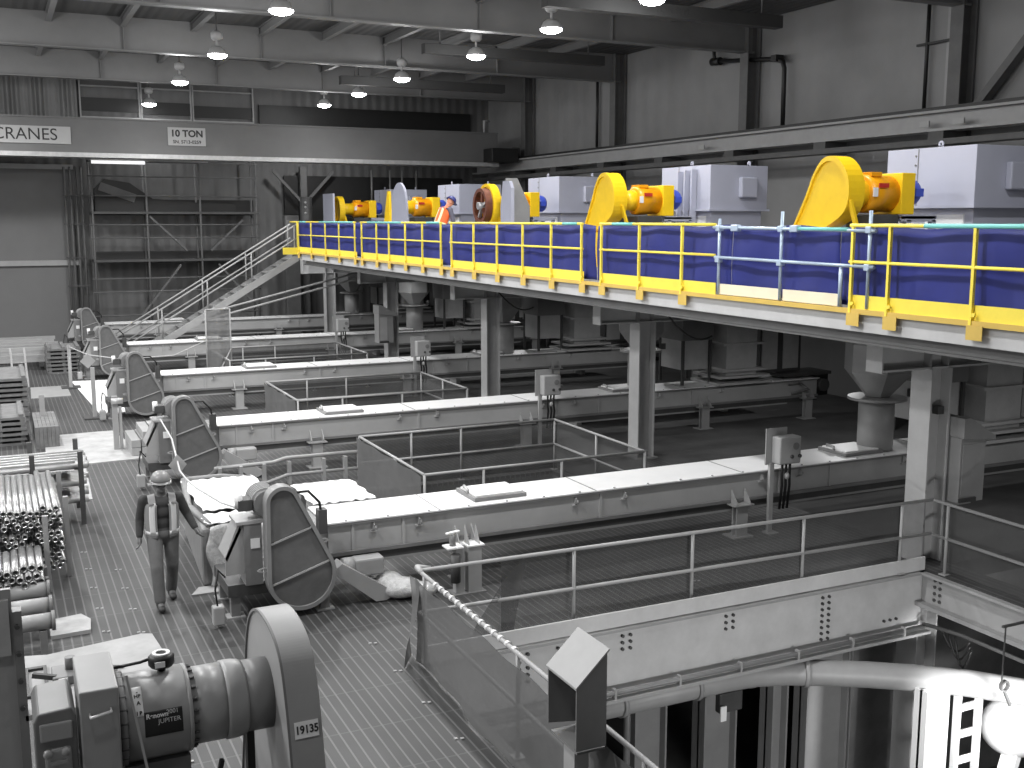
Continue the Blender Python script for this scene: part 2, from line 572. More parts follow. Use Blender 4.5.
def spot(name, loc, energy, size=0.25, angle=165, blend=0.6, target=None):
    l = bpy.data.lights.new(name, 'SPOT')
    l.energy = energy
    l.shadow_soft_size = size
    l.spot_size = math.radians(angle)
    l.spot_blend = blend
    o = bpy.data.objects.new(name, l)
    COL.objects.link(o)
    o.location = loc
    if target:
        o.rotation_euler = (Vector(target) - Vector(loc)).to_track_quat('-Z', 'Y').to_euler()
    return o

POWER = 1000
SPILL = 200
DECKLAMP = 140
def make_lamps():
    la = ['glowing high bay lamp, left row, nearest and highest in view', 'glowing high bay lamp, left row, second back, round ballast above',
          'glowing high bay lamp, left row, third back', 'glowing high bay lamp, left row, farthest, above the crane girder']
    lb = ['glowing high bay lamp cut by the top edge, beside the dark lettered box', 'glowing high bay lamp, right row, largest below the lettered box',
          'glowing high bay lamp, right row, beside the middle dark hanging box', 'glowing high bay lamp, right row, beside the farthest dark hanging box',
          'glowing high bay lamp, right row, second from the far end', 'small glowing high bay lamp, right row, farthest, with visible cone shade']
    for (x, y), l in zip(LAMPS_A, la):
        bay_light(x, y, 10.0, l, 'high bay lamps of the left row')
        f = .2 if y > 46 else 1
        spot('lamp_light', (x, y, 9.72), POWER * f)
        glow((x, y, 9.62), SPILL * f * f)
    for (x, y), l in zip(LAMPS_B, lb):
        bay_light(x, y, 10.0, l, 'high bay lamps of the right row')
        spot('lamp_light', (x, y, 9.72), POWER * 0.55)
        glow((x, y, 9.62), SPILL * .7)
    for x, y, p in ((6.35, 18.2, 1.1), (6.35, 10.6, 1.1), (6.35, 3, .2), (13.1, 16, .6), (13.1, 10.5, .5), (13.1, 5, .15),
                    (-0.5, 3, .2), (-0.5, 10.6, 1), (-0.5, 18.2, 1), (-0.5, 25.8, 1), (-0.5, 33.4, 1), (-0.5, 41, 1),
                    (-7.2, 10.6, 1.9), (-7.2, 18.2, 1.9), (-7.2, 25.8, 1.9), (-7.2, 33.4, 1.6), (-7.2, 41, 1.2), (-7.2, 3, .4)):
        spot('lamp_light', (x, y, 9.72), POWER * p)
        glow((x, y, 9.6), SPILL * p)

# ------------------------------------------------------------------ crane, runway, wall steel
def make_crane():
    t = thing('bridge_crane', 'dark grey overhead bridge crane girder spanning the far end with two signs', 'crane', (6, 45.6, 7.6))
    MB().box(-9, 20.9, 45.25, 46.0, 7.75, 9.02).build('girder', M_CRANE, t)
    MB().box(-9, 20.9, 45.1, 46.15, 7.58, 7.75).build('bottom_flange', M_GALV, t)  # paler metal than the girder, stands in for the highlight along its lip
    MB().box(-9, 20.9, 45.18, 46.07, 9.02, 9.08).build('top_flange', M_CRANE, t)
    e = MB().box(20.2, 21.5, 44.3, 47.0, 7.75, 8.35).build('end_truck', M_BLACK, t, 0.03)
    for y in (44.6, 46.7):
        MB().cyl((21.35, y, 8.2), (21.62, y, 8.2), 0.22, n=18).build('wheel', M_DKST, e)
    MB().tube([(20.35, 45.5, 9.08), (20.35, 45.5, 9.6), (20.6, 45.5, 9.6)], 0.05).build('bumper_post', M_LGREY, t)
    s = MB().box(-1.35, 2.98, 45.19, 45.24, 8.06, 8.7).build('maker_sign', M_SIGN, t)
    text('CRANES', 0.62, (0.26, 45.185, 8.38), (PI / 2, 0, 0), M_INK, s, align='LEFT', bold=0.0, sx=0.98)
    s = MB().box(6.55, 8.0, 45.19, 45.24, 8.12, 8.82).build('capacity_sign', M_SIGN, t)
    text('10 TON', 0.36, (7.275, 45.185, 8.58), FRONT, M_INK, s, bold=0.012)
    text('SN. 5713-0259', 0.18, (7.275, 45.185, 8.26), FRONT, M_INK, s, bold=0.004)
    # runway
    t = thing('crane_runway', 'long grey crane runway beam with dark rail along the right wall', 'runway beam', (21.8, 25, 7.4))
    MB().box(21.75, 21.79, 1, 49.5, 7.47, 7.86).build('web', M_MID, t)
    MB().box(21.5, 22.05, 1, 49.5, 7.4, 7.47).box(21.55, 22.0, 1, 49.5, 7.86, 7.92).build('flanges', M_MID, t)
    MB().box(21.7, 21.85, 1, 49.5, 7.92, 8.02).build('rail', M_BLACK, t)
    for y in (12.2, 16.3, 20.4, 24.65, 28.9, 33, 37.05, 41, 44.9):
        MB().box(21.5, 22.3, y - 0.25, y + 0.25, 7.05, 7.4).build('bracket', M_DKST, t)
    for y, w in ((12.9, .35), (14.4, .3), (15.5, .2), (19.5, .35), (20.6, .3), (30.2, .3)):
        MB().box(21.46, 21.5, y, y + w, 7.52, 7.66).build('splice_plate', M_LGREY, t)
    tag(MB().box(21.0, 21.5, 2, 48, 7.02, 7.16).build('cable_tray', M_DKST), 'dark cable tray slung below the crane runway beam', 'cable tray')
    lab = ['dark wall column nearest the camera at the upper right', 'dark wall column behind the capped sprinkler pipe', 'dark wall column left of the middle of the right wall', 'dark wall column beside the bridge crane end']
    for y, l in zip((20.4, 28.9, 37.05, 44.9), lab):
        t = thing('wall_column', l, 'column', (22.2, y, 0), 'columns of the right wall')
        MB().box(22.0, 22.04, y - 0.2, y + 0.2, 0, 11.5).box(22.46, 22.5, y - 0.2, y + 0.2, 0, 11.5).build('flange', M_COLD, t)
        MB().box(22.04, 22.46, y - 0.012, y + 0.012, 0, 11.5).build('web', M_COLD, t)
        MB().box(22.5, 22.54, y + 0.25, y + 0.75, 7.5, 11.4).build('lit_flange_strip', M_MID, t)  # paler strip that draws the light on the column's flange
    tag(MB().bar((22.3, 19.9, 7.95), (22.3, 16.6, 11.4), 0.25, 0.2).build('wall_brace', M_COLD), 'dark diagonal brace against the wall at the far right', 'brace')
    t = thing('sprinkler_pipe', 'dark pipe with a valve along the right wall, turning down at a column', 'pipe', (22.3, 29, 8))
    MB().tube([(22.25, 30.5, 10.42), (22.25, 27.6, 10.12), (22.25, 27.3, 10.0), (22.25, 27.22, 9.8), (22.25, 27.2, 8.0)], 0.07).build('pipe_run', M_BLACK, t)
    MB().cyl((22.25, 30.95, 10.45), (22.25, 30.5, 10.42), 0.13).cyl((22.25, 30.8, 10.4), (22.25, 30.9, 10.95), 0.06).build('valve', M_BLACK, t)
    MB().box(22.1, 22.4, 27.45, 27.7, 10.03, 10.23).build('elbow_fitting', M_BLACK, t)
    MB().cyl((22.25, 30.95, 10.9), (22.25, 30.7, 11.05), 0.12).build('valve_wheel', M_BLACK, t)
    t = thing('conduit', 'thin dark conduit running up the right wall at the upper right', 'conduit', (22.4, 21.7, 8), None)
    MB().cyl((22.4, 21.7, 7.95), (22.4, 21.7, 11.5), 0.05, n=8).build('riser', M_BLACK, t)
    MB().bar((22.4, 22.05, 9.75), (22.4, 20.6, 9.75), 0.06).build('clamp_bar', M_BLACK, t)
    tag(MB().cyl((22.4, 38.9, 7.95), (22.4, 38.9, 11.5), 0.06, n=8).build('conduit', M_BLACK), 'dark vertical pipe on the wall between the two farthest bays', 'conduit')

def make_far_end():
    # scaffold tower against the far wall
    t = thing('scaffold_tower', 'grey steel scaffold tower with dark decks against the far wall', 'scaffold', (7.2, 48.9, 0))
    for x in (3.85, 6.0, 8.2, 10.6):
        for y in (48.3, 49.3):
            MB().cyl((x, y, 0), (x, y, 7.9), 0.045, n=8).build('upright', M_COLD, t)
    for z in (3.45, 5.45):
        MB().box(3.8, 10.7, 48.25, 49.35, z, z + 0.1).build('deck', M_DKST, t)
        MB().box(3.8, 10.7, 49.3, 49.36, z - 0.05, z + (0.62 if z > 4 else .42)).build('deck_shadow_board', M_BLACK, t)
    for z in (2.75, 4.45, 5.0, 6.2, 7.0, 7.6, 2.2, 1.2):
        MB().cyl((3.7, 48.28, z), (10.7, 48.28, z), 0.03, n=8).build('ledger', M_COLD, t)
    for p, q in (((6.1, 48.35, 5.35), (7.6, 48.35, 3.9)), ((10.0, 48.35, 5.2), (8.6, 48.35, 3.9)), ((7.3, 48.35, 3.3), (4.9, 48.35, 0.3)), ((8.9, 48.35, 3.3), (10.3, 48.35, 1.6))):
        MB().bar(p, q, 0.18, 0.08).build('brace', M_COLD, t)
    t = thing('equipment_shelf', 'dark equipment heaped on the top scaffold deck at the left', 'equipment', (5, 49, 5.55))
    MB().prism([(4.0, 5.56), (9.8, 5.56), (9.8, 5.9), (8, 5.95), (6.3, 6.1), (5.4, 6.75), (4.4, 6.9), (4.0, 6.5)], 'y', 48.7, 49.2).build('cover_sheet', M_BLACK, t)
    MB().bar((4.2, 48.66, 6.6), (5.6, 48.66, 6.1), 0.1, 0.35).build('pale_flap', M_COLD, t)
    t = thing('strip_light', 'bright strip light fixed to the upper scaffold under the crane girder', 'lamp', (4.8, 48.3, 7.55))
    MB().box(3.9, 6.0, 48.15, 48.25, 7.5, 7.62).build('tube', M_TUBE, t)
    MB().box(3.85, 8.6, 48.25, 48.33, 7.62, 7.68).build('batten', M_LGREY, t)
    # upper dark openings
    for k, (x0, x1) in enumerate(((3.75, 6.05), (6.2, 8.2), (8.35, 10.9))):
        lab = ['leftmost', 'middle', 'rightmost'][k]
        t = thing('louvre_opening', 'dark horizontal slot high on the far wall, %s of three' % lab, 'opening', (x0, 49.8, 9.4), 'dark slots above the crane')
        MB().box(x0, x1, 49.78, 49.88, 9.75 - .05 * k, 10.3 - .08 * k).build('dark_panel', M_BLACK, t)
        MB().box(x0 - .06, x0, 49.7, 49.88, 9.3, 11.0).box(x1, x1 + .06, 49.7, 49.88, 9.3, 11.0).box(x0, x1, 49.7, 49.88, 9.45, 9.52).box(x0, x1, 49.7, 49.88, 10.75, 10.8).build('surround', M_MID, t)
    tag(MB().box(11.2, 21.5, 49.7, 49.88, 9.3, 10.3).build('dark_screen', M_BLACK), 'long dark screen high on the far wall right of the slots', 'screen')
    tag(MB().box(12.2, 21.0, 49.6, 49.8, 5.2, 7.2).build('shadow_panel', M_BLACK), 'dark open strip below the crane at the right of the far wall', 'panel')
    # far columns with V braces
    t = thing('braced_column', 'far wall column with two V braces beside the scaffold', 'column', (13.0, 49.3, 0))
    MB().box(12.85, 13.15, 49.2, 49.5, 0, 7.6).build('post', M_COLD, t)
    MB().bar((13.0, 49.25, 5.9), (11.6, 49.25, 7.4), 0.12).build('brace', M_COLD, t)
    MB().bar((13.0, 49.25, 5.9), (14.4, 49.25, 7.4), 0.12).build('brace', M_COLD, t)
    t = thing('cabinet', 'pale tall cabinet at the foot of the braced far column', 'cabinet', (12.3, 48.9, 4.3))
    MB().box(11.95, 12.6, 48.7, 49.1, 0, 5.4).build('body', M_COLD, t, 0.02)
    MB().box(12.02, 12.53, 48.67, 48.7, 3.4, 5.2).build('door', M_GREYD, t)
    t = thing('pipe_bundle', 'pale vertical pipes rising beside the far column', 'pipe', (3.4, 49.4, 0))
    for k in range(4):
        MB().cyl((2.9 + .22 * k, 49.5, 0), (2.9 + .22 * k, 49.5, 7.4), 0.05, n=8).build('pipe', M_COLD, t)
    for z in (2.4, 3.6, 5.0, 6.2):
        MB().box(2.8, 3.7, 49.42, 49.46, z, z + .06).build('clamp', M_DKST, t)
    for k, x in enumerate((16.1, 17.0, 17.6, 18.3)):
        tag(MB().cyl((x, 48.8, 5.0), (x, 48.8, 7.5), 0.05, n=8).build('hanging_pipe', M_COLD), 'thin pale vertical pipe in the dark strip below the crane', 'pipe', 'thin pipes below the crane')
    t = thing('light_stack', 'dark round stack with small bright lights beside the platform end', 'stack', (12.6, 47.9, 4.05))
    MB().cyl((12.55, 47.2, 4.05), (12.55, 47.2, 6.2), 0.26).build('barrel', M_DKST, t)
    for z in (5.5, 5.75, 5.95):
        MB().ell((12.45, 46.95, z), 0.06, 0.04, 0.05).build('indicator_lamp', M_LGREY, t)

# ------------------------------------------------------------------ platform
def make_platform():
    t = thing('mezzanine_platform', 'long raised steel platform with a pale edge channel carrying yellow machines', 'platform', (15, 25, 4.05))
    MB().box(10.24, 21.6, -1, 39.5, 3.97, 4.05).build('deck_plate', M_DECK, t)
    MB().box(12.0, 21.6, 39.5, 48.9, 3.97, 4.05).build('deck_plate', M_DECK, t)
    MB().box(10.2, 10.24, -1, 39.5, 3.78, 4.05).box(10.2, 10.36, -1, 39.5, 3.75, 3.78).build('edge_channel', M_EDGE, t)
    MB().box(10.13, 10.2, -1, 39.5, 3.985, 4.05).build('edge_angle', M_YELSHADE, t)
    MB().box(10.4, 10.44, -1, 39.5, 3.6, 3.97).box(10.35, 10.55, -1, 39.5, 3.57, 3.6).build('inner_channel', M_GREYD, t)
    for k in range(20):
        y = 1.5 + 2.0 * k
        MB().ibeam_x(y, 10.44, 21.5, 3.66, 3.97, 0.14).build('joist', M_GREYD, t)
    for y in COLY:
        m = MB().box(11.55, 21.5, y - 0.15, y + 0.15, 3.0, 3.03).box(11.55, 21.5, y - 0.15, y + 0.15, 3.57, 3.6).box(11.55, 21.5, y - 0.012, y + 0.012, 3.03, 3.57)
        m.box(11.53, 11.56, y - 0.16, y + 0.16, 2.99, 3.75)
        b = m.build('cross_beam', M_EDGE, t)
        MB().box(12.5, 12.53, y - 0.145, y + 0.145, 3.03, 3.57).box(12.86, 12.89, y - 0.145, y + 0.145, 3.03, 3.57).build('stiffener', M_MID, b)
    lab = ['grey steel platform column nearest the camera at the pit corner', 'grey steel platform column second from the camera, between two troughs',
           'grey steel platform column third from the camera', 'grey steel platform column fourth back with a pale box on it', 'farthest grey steel platform column near the stairs']
    for y, l in zip(COLY, lab):
        c = thing('platform_column', l, 'column', (12.7, y, 0), 'front platform columns')
        z0 = -5.0 if y < 12 else 0
        MB().box(12.49, 12.52, y - 0.2, y + 0.2, z0, 3.0).build('flange', M_COLU, c)
        MB().box(12.88, 12.91, y - 0.2, y + 0.2, z0, 3.0).build('flange', M_COLU, c)
        MB().box(12.52, 12.88, y - 0.012, y + 0.012, z0, 3.0).build('web', M_COLU, c)
        if z0 == 0:
            MB().box(12.42, 12.98, y - 0.27, y + 0.27, 0, 0.03).build('base_plate', M_MID, c)
        if y < 12:
            MB().box(12.7, 12.82, y - 0.16, y - 0.05, 2.3, 2.42).build('clamp_fitting', M_DKST, c)
    for y, l in zip(COLY[:4], ['nearest', 'second', 'third', 'fourth']):
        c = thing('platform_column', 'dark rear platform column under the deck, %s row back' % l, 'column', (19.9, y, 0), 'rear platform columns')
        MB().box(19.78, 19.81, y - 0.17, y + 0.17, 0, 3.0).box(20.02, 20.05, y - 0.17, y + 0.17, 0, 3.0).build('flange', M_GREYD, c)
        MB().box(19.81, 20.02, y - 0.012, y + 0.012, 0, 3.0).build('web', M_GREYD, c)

def guard_rail(posts, y0, y1, label, tape=()):
    """a yellow guard rail section along the platform edge"""
    t = thing('guard_rail', label, 'railing', (10.2, (y0 + y1) / 2, 4.05), 'yellow guard rails of the platform')
    for y in posts:
        p = MB().box(10.12, 10.16, y - 0.02, y + 0.02, 3.86, 5.13).build('post', M_YEL, t)
        MB().box(10.105, 10.115, y - 0.2, y + 0.03, 3.83, 4.0).box(10.115, 10.2, y - 0.02, y + 0.0, 3.86, 4.0).build('bracket', M_YELSHADE, p)
        MB().cyl((10.1, y - 0.06, 4.12), (10.13, y - 0.06, 4.12), 0.025, n=8).build('bolt', M_YEL, p)
    MB().cyl((10.14, y0, 5.13), (10.14, y1, 5.13), 0.025, n=10).build('top_rail', M_YEL, t)
    MB().cyl((10.14, y0, 4.66), (10.14, y1, 4.66), 0.022, n=10).build('mid_rail', M_YEL, t)
    MB().box(10.165, 10.175, y0, y1, 4.05, 4.23).build('kick_plate', M_YEL, t)
    for a, b in tape:
        MB().cyl((10.14, a, 5.13), (10.14, b, 5.13), 0.029, n=10).build('tape_wrap', M_TEAL, t)

def tarp(y0, y1, label, seed):
    ph = seed * 1.7
    def fn(u, v):
        y = y0 + (y1 - y0) * u
        return (10.27 + 0.018 * math.sin(y * 3.1 + ph + v * 2) + 0.007 * math.sin(y * 7.3 + v * 5 + ph) + 0.006 * math.sin(v * 7 + math.sin(y * 2 + ph)), y, 4.08 + (1.03 - 0.02 * math.sin(y * 4)) * v)
    tag(MB().grid(fn, max(12, int((y1 - y0) * 12)), 12).build('tarpaulin', M_BLUE, solid=0.006), label, 'tarpaulin', 'blue tarpaulins behind the guard rails')

def make_rails():
    secs = [([39.35, 37.6, 35.8, 34.2, 32.5], 32.4, 39.4, 'yellow guard rail section at the far end by the stairs', [(36.5, 32.6), (39.1, 38.2)]),
            ([31.8, 30.4, 29.3, 27.95, 26.65, 25.35], 25.3, 31.9, 'yellow guard rail section in front of the bending worker', [(31.2, 28.2), (26.3, 25.4)]),
            ([24.65, 23.3, 22.0, 20.7, 19.4, 18.15], 18.1, 24.75, 'yellow guard rail section below the spoked flywheel', [(18.9, 18.3)]),
            ([17.4, 16.1, 14.8], 13.9, 17.45, 'short yellow guard rail section just left of the blue grey scaffold tubes', [(17.0, 16.3)]),
            ([10.9, 10.25, 8.94, 7.6, 6.3], 5.0, 10.95, 'yellow guard rail section nearest the camera with a teal wrapped top', [(9.7, 5.2)])]
    tl = ['far end by the stairs', 'section in front of the bending worker', 'section below the spoked flywheel', 'short section left of the scaffold tubes', 'nearest section at the right']
    for k, (p, a, b, l, tp) in enumerate(secs):
        guard_rail(p, a, b, l, tp)
        tarp(a - .28, b + .28, 'blue tarpaulin behind the yellow guard rail, ' + tl[k], k)
    tarp(11.25, 13.6, 'blue tarpaulin behind the blue grey scaffold tubes', 7)
    t = thing('scaffold_railing', 'blue grey scaffold tube railing filling the gap between yellow rails', 'railing', (10.2, 12.4, 4.05))
    for y, z1 in ((13.82, 5.22), (12.35, 5.32), (10.62, 5.32)):
        p = MB().cyl((10.16, y, 4.06), (10.16, y, z1), 0.025, n=10).build('upright', M_TUBEB, t)
        MB().box(10.11, 10.2, y - 0.05, y + 0.05, 5.03, 5.12).box(10.11, 10.2, y - 0.05, y + 0.05, 4.55, 4.64).build('coupler', M_TUBEB, p, 0.012)
    MB().cyl((10.14, 10.5, 5.06), (10.14, 13.95, 5.09), 0.025, n=10).build('top_tube', M_TUBEB, t)
    MB().cyl((10.14, 10.5, 4.6), (10.14, 13.9, 4.63), 0.025, n=10).build('mid_tube', M_TUBEB, t)
    MB().cyl((10.16, 11.12, 4.06), (10.16, 11.12, 4.62), 0.03, n=10).build('short_upright', M_TUBEB, t)
    for y in (12.05, 13.4):
        MB().box(10.1, 10.19, y - 0.08, y + 0.08, 5.03, 5.13).build('coupler', M_TUBEB, t, 0.015)
    MB().cyl((10.14, 11.0, 5.075), (10.14, 12.0, 5.08), 0.029, n=10).build('tape_wrap', M_TEAL, t)
    MB().box(10.17, 10.2, 12.4, 13.85, 4.06, 4.22).build('toe_board', M_CREAM, t)
    MB().box(10.17, 10.2, 11.15, 12.3, 4.06, 4.22).build('toe_board', M_CREAM, t)
    t = thing('end_rail', 'short yellow end rail beside the stair landing on the platform', 'railing', (11, 39.6, 4.05))
    MB().box(9.6, 10.2, 39.5, 39.56, 3.95, 4.2).build('kick_plate', M_YEL, t)
    MB().cyl((10.14, 39.5, 5.13), (10.14, 40.5, 5.13), 0.025, n=8).build('top_rail', M_YEL, t)
    MB().box(10.12, 10.16, 39.48, 39.52, 4.0, 5.13).build('post', M_YEL, t)

def make_stairs():
    t = thing('staircase', 'pale grey steel staircase descending from the far end of the platform', 'staircase', (7, 40.1, 0))
    sl = 0.6
    def zz(x):
        return 4.02 - (10.2 - x) * sl
    xb = 10.2 - 4.02 / sl
    for y in (39.6, 40.6):
        MB().prism([(10.2, zz(10.2) - 0.02), (10.2, zz(10.2) - 0.3), (xb + 0.45, 0), (xb, 0.0), (xb, 0.02)], 'y', y - 0.02, y + 0.02).build('stringer', M_LGREY, t)
    n = 17
    for k in range(1, n):
        z = 4.02 * k / n
        x = xb + (10.2 - xb) * k / n
        MB().box(x - 0.02, x + 0.24, 39.62, 40.58, z - 0.045, z - 0.005).build('tread', M_GREYD, t)
    for y in (39.6, 40.6):
        for h in (0.55, 1.05):
            MB().cyl((10.15, y, zz(10.15) + h), (xb, y, h), 0.028, n=8).build('hand_rail', M_LGREY, t)
        for k in range(5):
            x = xb + 0.15 + k * 1.6
            MB().cyl((x, y, zz(x)), (x, y, zz(x) + 1.05), 0.026, n=8).build('baluster', M_LGREY, t)

# ------------------------------------------------------------------ machines on the platform
def smooth_poly(pts, it=3):
    for _ in range(it):
        q = []
        for i in range(len(pts)):
            a, b = pts[i], pts[(i + 1) % len(pts)]
            q += [(a[0] * .75 + b[0] * .25, a[1] * .75 + b[1] * .25), (a[0] * .25 + b[0] * .75, a[1] * .25 + b[1] * .75)]
        pts = q
    return pts

def inset(poly, k):
    cx = sum(p[0] for p in poly) / len(poly)
    cy = sum(p[1] for p in poly) / len(poly)
    return [(cx + (p[0] - cx) * k, cy + (p[1] - cy) * k) for p in poly]

def gear_and_motor(t, y, tags=True, closed=False):
    zc = 5.67
    MB().cyl((13.7 if not closed else 13.97, y, zc), (14.3, y, zc), 0.22, 0.26, n=24).build('coupling_sleeve', M_YELM, t)
    g = MB().lathe([(0.0, 14.28), (0.3, 14.28), (0.345, 14.32), (0.345, 14.6), (0.325, 14.63), (0.325, 14.95), (0.0, 14.95)], (0, y, zc), X, 28).build('gearbox', M_YELO, t)
    MB().box(14.93, 15.25, y - 0.36, y + 0.36, zc - 0.37, zc + 0.37).build('motor_flange', M_YELM, t, 0.015)
    MB().box(14.35, 14.6, y - 0.2, y + 0.2, zc + 0.3, zc + 0.38).build('inspection_cover', M_YELO, g, 0.01)
    if tags:
        MB().box(14.4, 14.62, y - 0.36, y - 0.335, zc + 0.1, zc + 0.18).build('red_label', M_RED, g)
        MB().box(14.26, 14.36, y - 0.37, y - 0.345, zc - 0.06, zc + 0.1).build('paper_tag', M_COVER, g)
    mt = MB().lathe([(0.0, 15.25), (0.25, 15.25), (0.25, 15.5), (0.2, 15.58), (0.0, 15.6)], (0, y, zc + 0.03), X, 20).build('motor', M_BLUEM, t)
    MB().box(15.3, 15.5, y - 0.33, y - 0.2, zc - 0.05, zc + 0.1).build('terminal_box', M_BLUEM, mt, 0.01)
    f = MB()
    for yy in (y - 0.35, y + 0.35):
        f.bar((15.0, yy, 5.22), (15.75, yy, 5.22), 0.1)
        f.bar((15.72, yy, 4.05), (15.72, yy, 5.2), 0.1)
        f.bar((15.1, yy, 4.05), (15.1, yy, 5.2), 0.1)
    f.box(15.0, 15.78, y - 0.4, y + 0.4, 5.22, 5.29)
    f.build('motor_stand', M_HOUS, t)
    MB().box(14.25, 14.95, y - 0.3, y + 0.3, 4.05, 5.3).build('pedestal', M_DKST, t, 0.02)
    MB().bar((13.78, y - 0.3, 5.55), (14.12, y - 0.35, 4.5), 0.09, 0.05).build('strut', M_YELM, t)
    MB().bar((14.12, y - 0.35, 4.06), (14.12, y - 0.35, 5.1), 0.05, 0.05).build('strut', M_YELM, t)

def make_drives():
    yc = [15.15, 23.0, 30.3, 38.5, 46.0]
    lab = ['yellow guarded drive with orange gearbox and blue motor, nearest the camera', 'yellow guarded drive with orange gearbox, behind the scaffold tube railing',
           'yellow drive with an open spoked rusty flywheel on the platform', 'yellow drive with a tapered guard and pale sheet, right of the end one', 'yellow drive at the far left end of the platform']
    base = [(16.35, 4.75), (15.83, 5.62), (15.62, 6.1), (15.35, 6.36), (14.98, 6.3), (14.7, 5.95), (14.7, 5.45), (14.95, 5.2), (15.5, 4.98), (15.95, 4.62), (16.25, 4.5)]
    for k, y in enumerate(yc):
        t = thing('belt_drive', lab[k], 'machine', (14.3, y, 4.05), 'drives on the platform')
        gear_and_motor(t, y, k != 2, k < 2)
        if k == 0:
            for ch in t.children:
                ch.location.x -= .08
        poly = smooth_poly([(p[0] - 15.0 + y, p[1]) for p in base], 2)
        if k in (0, 1):
            dx = .25 if k == 0 else .16
            g = MB().prism(poly, 'x', 13.45 + dx, 13.78 + dx, False).build('belt_guard', M_YELM, t)
            MB().ring(poly, inset(poly, 0.9), 'x', 13.41 + dx, 13.45 + dx).build('guard_lip', M_YELM, g)
            MB().box(13.55, 13.7, y - 0.1, y + 0.9, 4.05, 4.9).build('guard_foot', M_YELM, t)
        elif k != 3:
            r = 0.62 if k == 2 else 0.55
            cy_, cz = (y - 0.2, 5.62)
            out = [(cy_ + r * math.cos(a), cz + r * math.sin(a) * 1.06) for a in [2 * PI * i / 36 for i in range(36)]]
            MB().ring(out, inset(out, 0.86), 'x', 13.5, 13.74).build('guard_hoop', M_YELM, t)
            MB().box(13.72, 13.78, cy_ - 0.55, cy_ + 0.55, 4.05, 5.3).build('guard_foot', M_YELM, t)
            if k == 4:
                MB().prism(inset(out, 0.92), 'x', 13.6, 13.66).build('guard_face', M_YELM, t)
        if k == 2:
            cy_, cz = (y - 0.2, 5.62)
            out = [(cy_ + 0.52 * math.cos(a), cz + 0.52 * math.sin(a)) for a in [2 * PI * i / 36 for i in range(36)]]
            w = MB().ring(out, inset(out, 0.8), 'x', 13.3, 13.52).build('flywheel', M_RUSTW, t)
            MB().cyl((13.24, cy_, cz), (13.6, cy_, cz), 0.11).build('hub', M_GALV, w)
            for i in range(5):
                a = PI / 2 + 2 * PI * i / 5
                MB().bar((13.4, cy_ + .1 * math.cos(a), cz + .1 * math.sin(a)), (13.4, cy_ + .44 * math.cos(a), cz + .44 * math.sin(a)), 0.09, 0.08).build('spoke', M_GALV if i % 2 else M_RUSTW, w)
            MB().prism([(cy_ + .25, 4.05), (cy_ + 1.0, 4.05), (cy_ + .75, 5.4), (cy_ + .5, 5.9)], 'x', 13.5, 13.56).build('side_shield', M_BLACK, t)
        if k == 3:
            MB().prism([(y - .3, 4.05), (y + .8, 4.05), (y + .05, 6.25), (y - .1, 6.25)], 'x', 13.3, 13.4).build('tapered_guard', M_YELM, t)
    # loose guards standing near the drives
    t = tag(MB().prism([(28.0, 4.05), (28.7, 4.05), (28.7, 5.6), (28.55, 6.3), (28.15, 6.3), (28.0, 6.1)], 'x', 13.35, 13.45).build('sheet_metal_screen', M_HOUS), 'tall grey sheet panel standing right of the spoked flywheel', 'panel')
    t = tag(MB().prism([(13.55, 4.05), (14.3, 4.05), (14.3, 5.6), (13.9, 6.4), (13.55, 6.4)], 'y', 28.72, 28.8).build('sheet_metal_screen', M_MID), 'grey sheet panel with a sloping top right of the flywheel', 'panel')
    t = tag(MB().prism(smooth_poly([(35.95, 4.05), (37.5, 4.05), (37.5, 6.0), (37.0, 6.5), (36.4, 6.5), (35.95, 6.0)], 2), 'x', 13.1, 13.18).build('sheet_metal_screen', M_HOUS), 'round topped pale sheet leaning by the tapered yellow guard', 'panel')
    t = tag(MB().box(13.0, 13.08, 44.6, 46.1, 4.05, 6.3).build('sheet_metal_screen', M_HOUS), 'square pale panel left of the farthest yellow drive', 'panel')

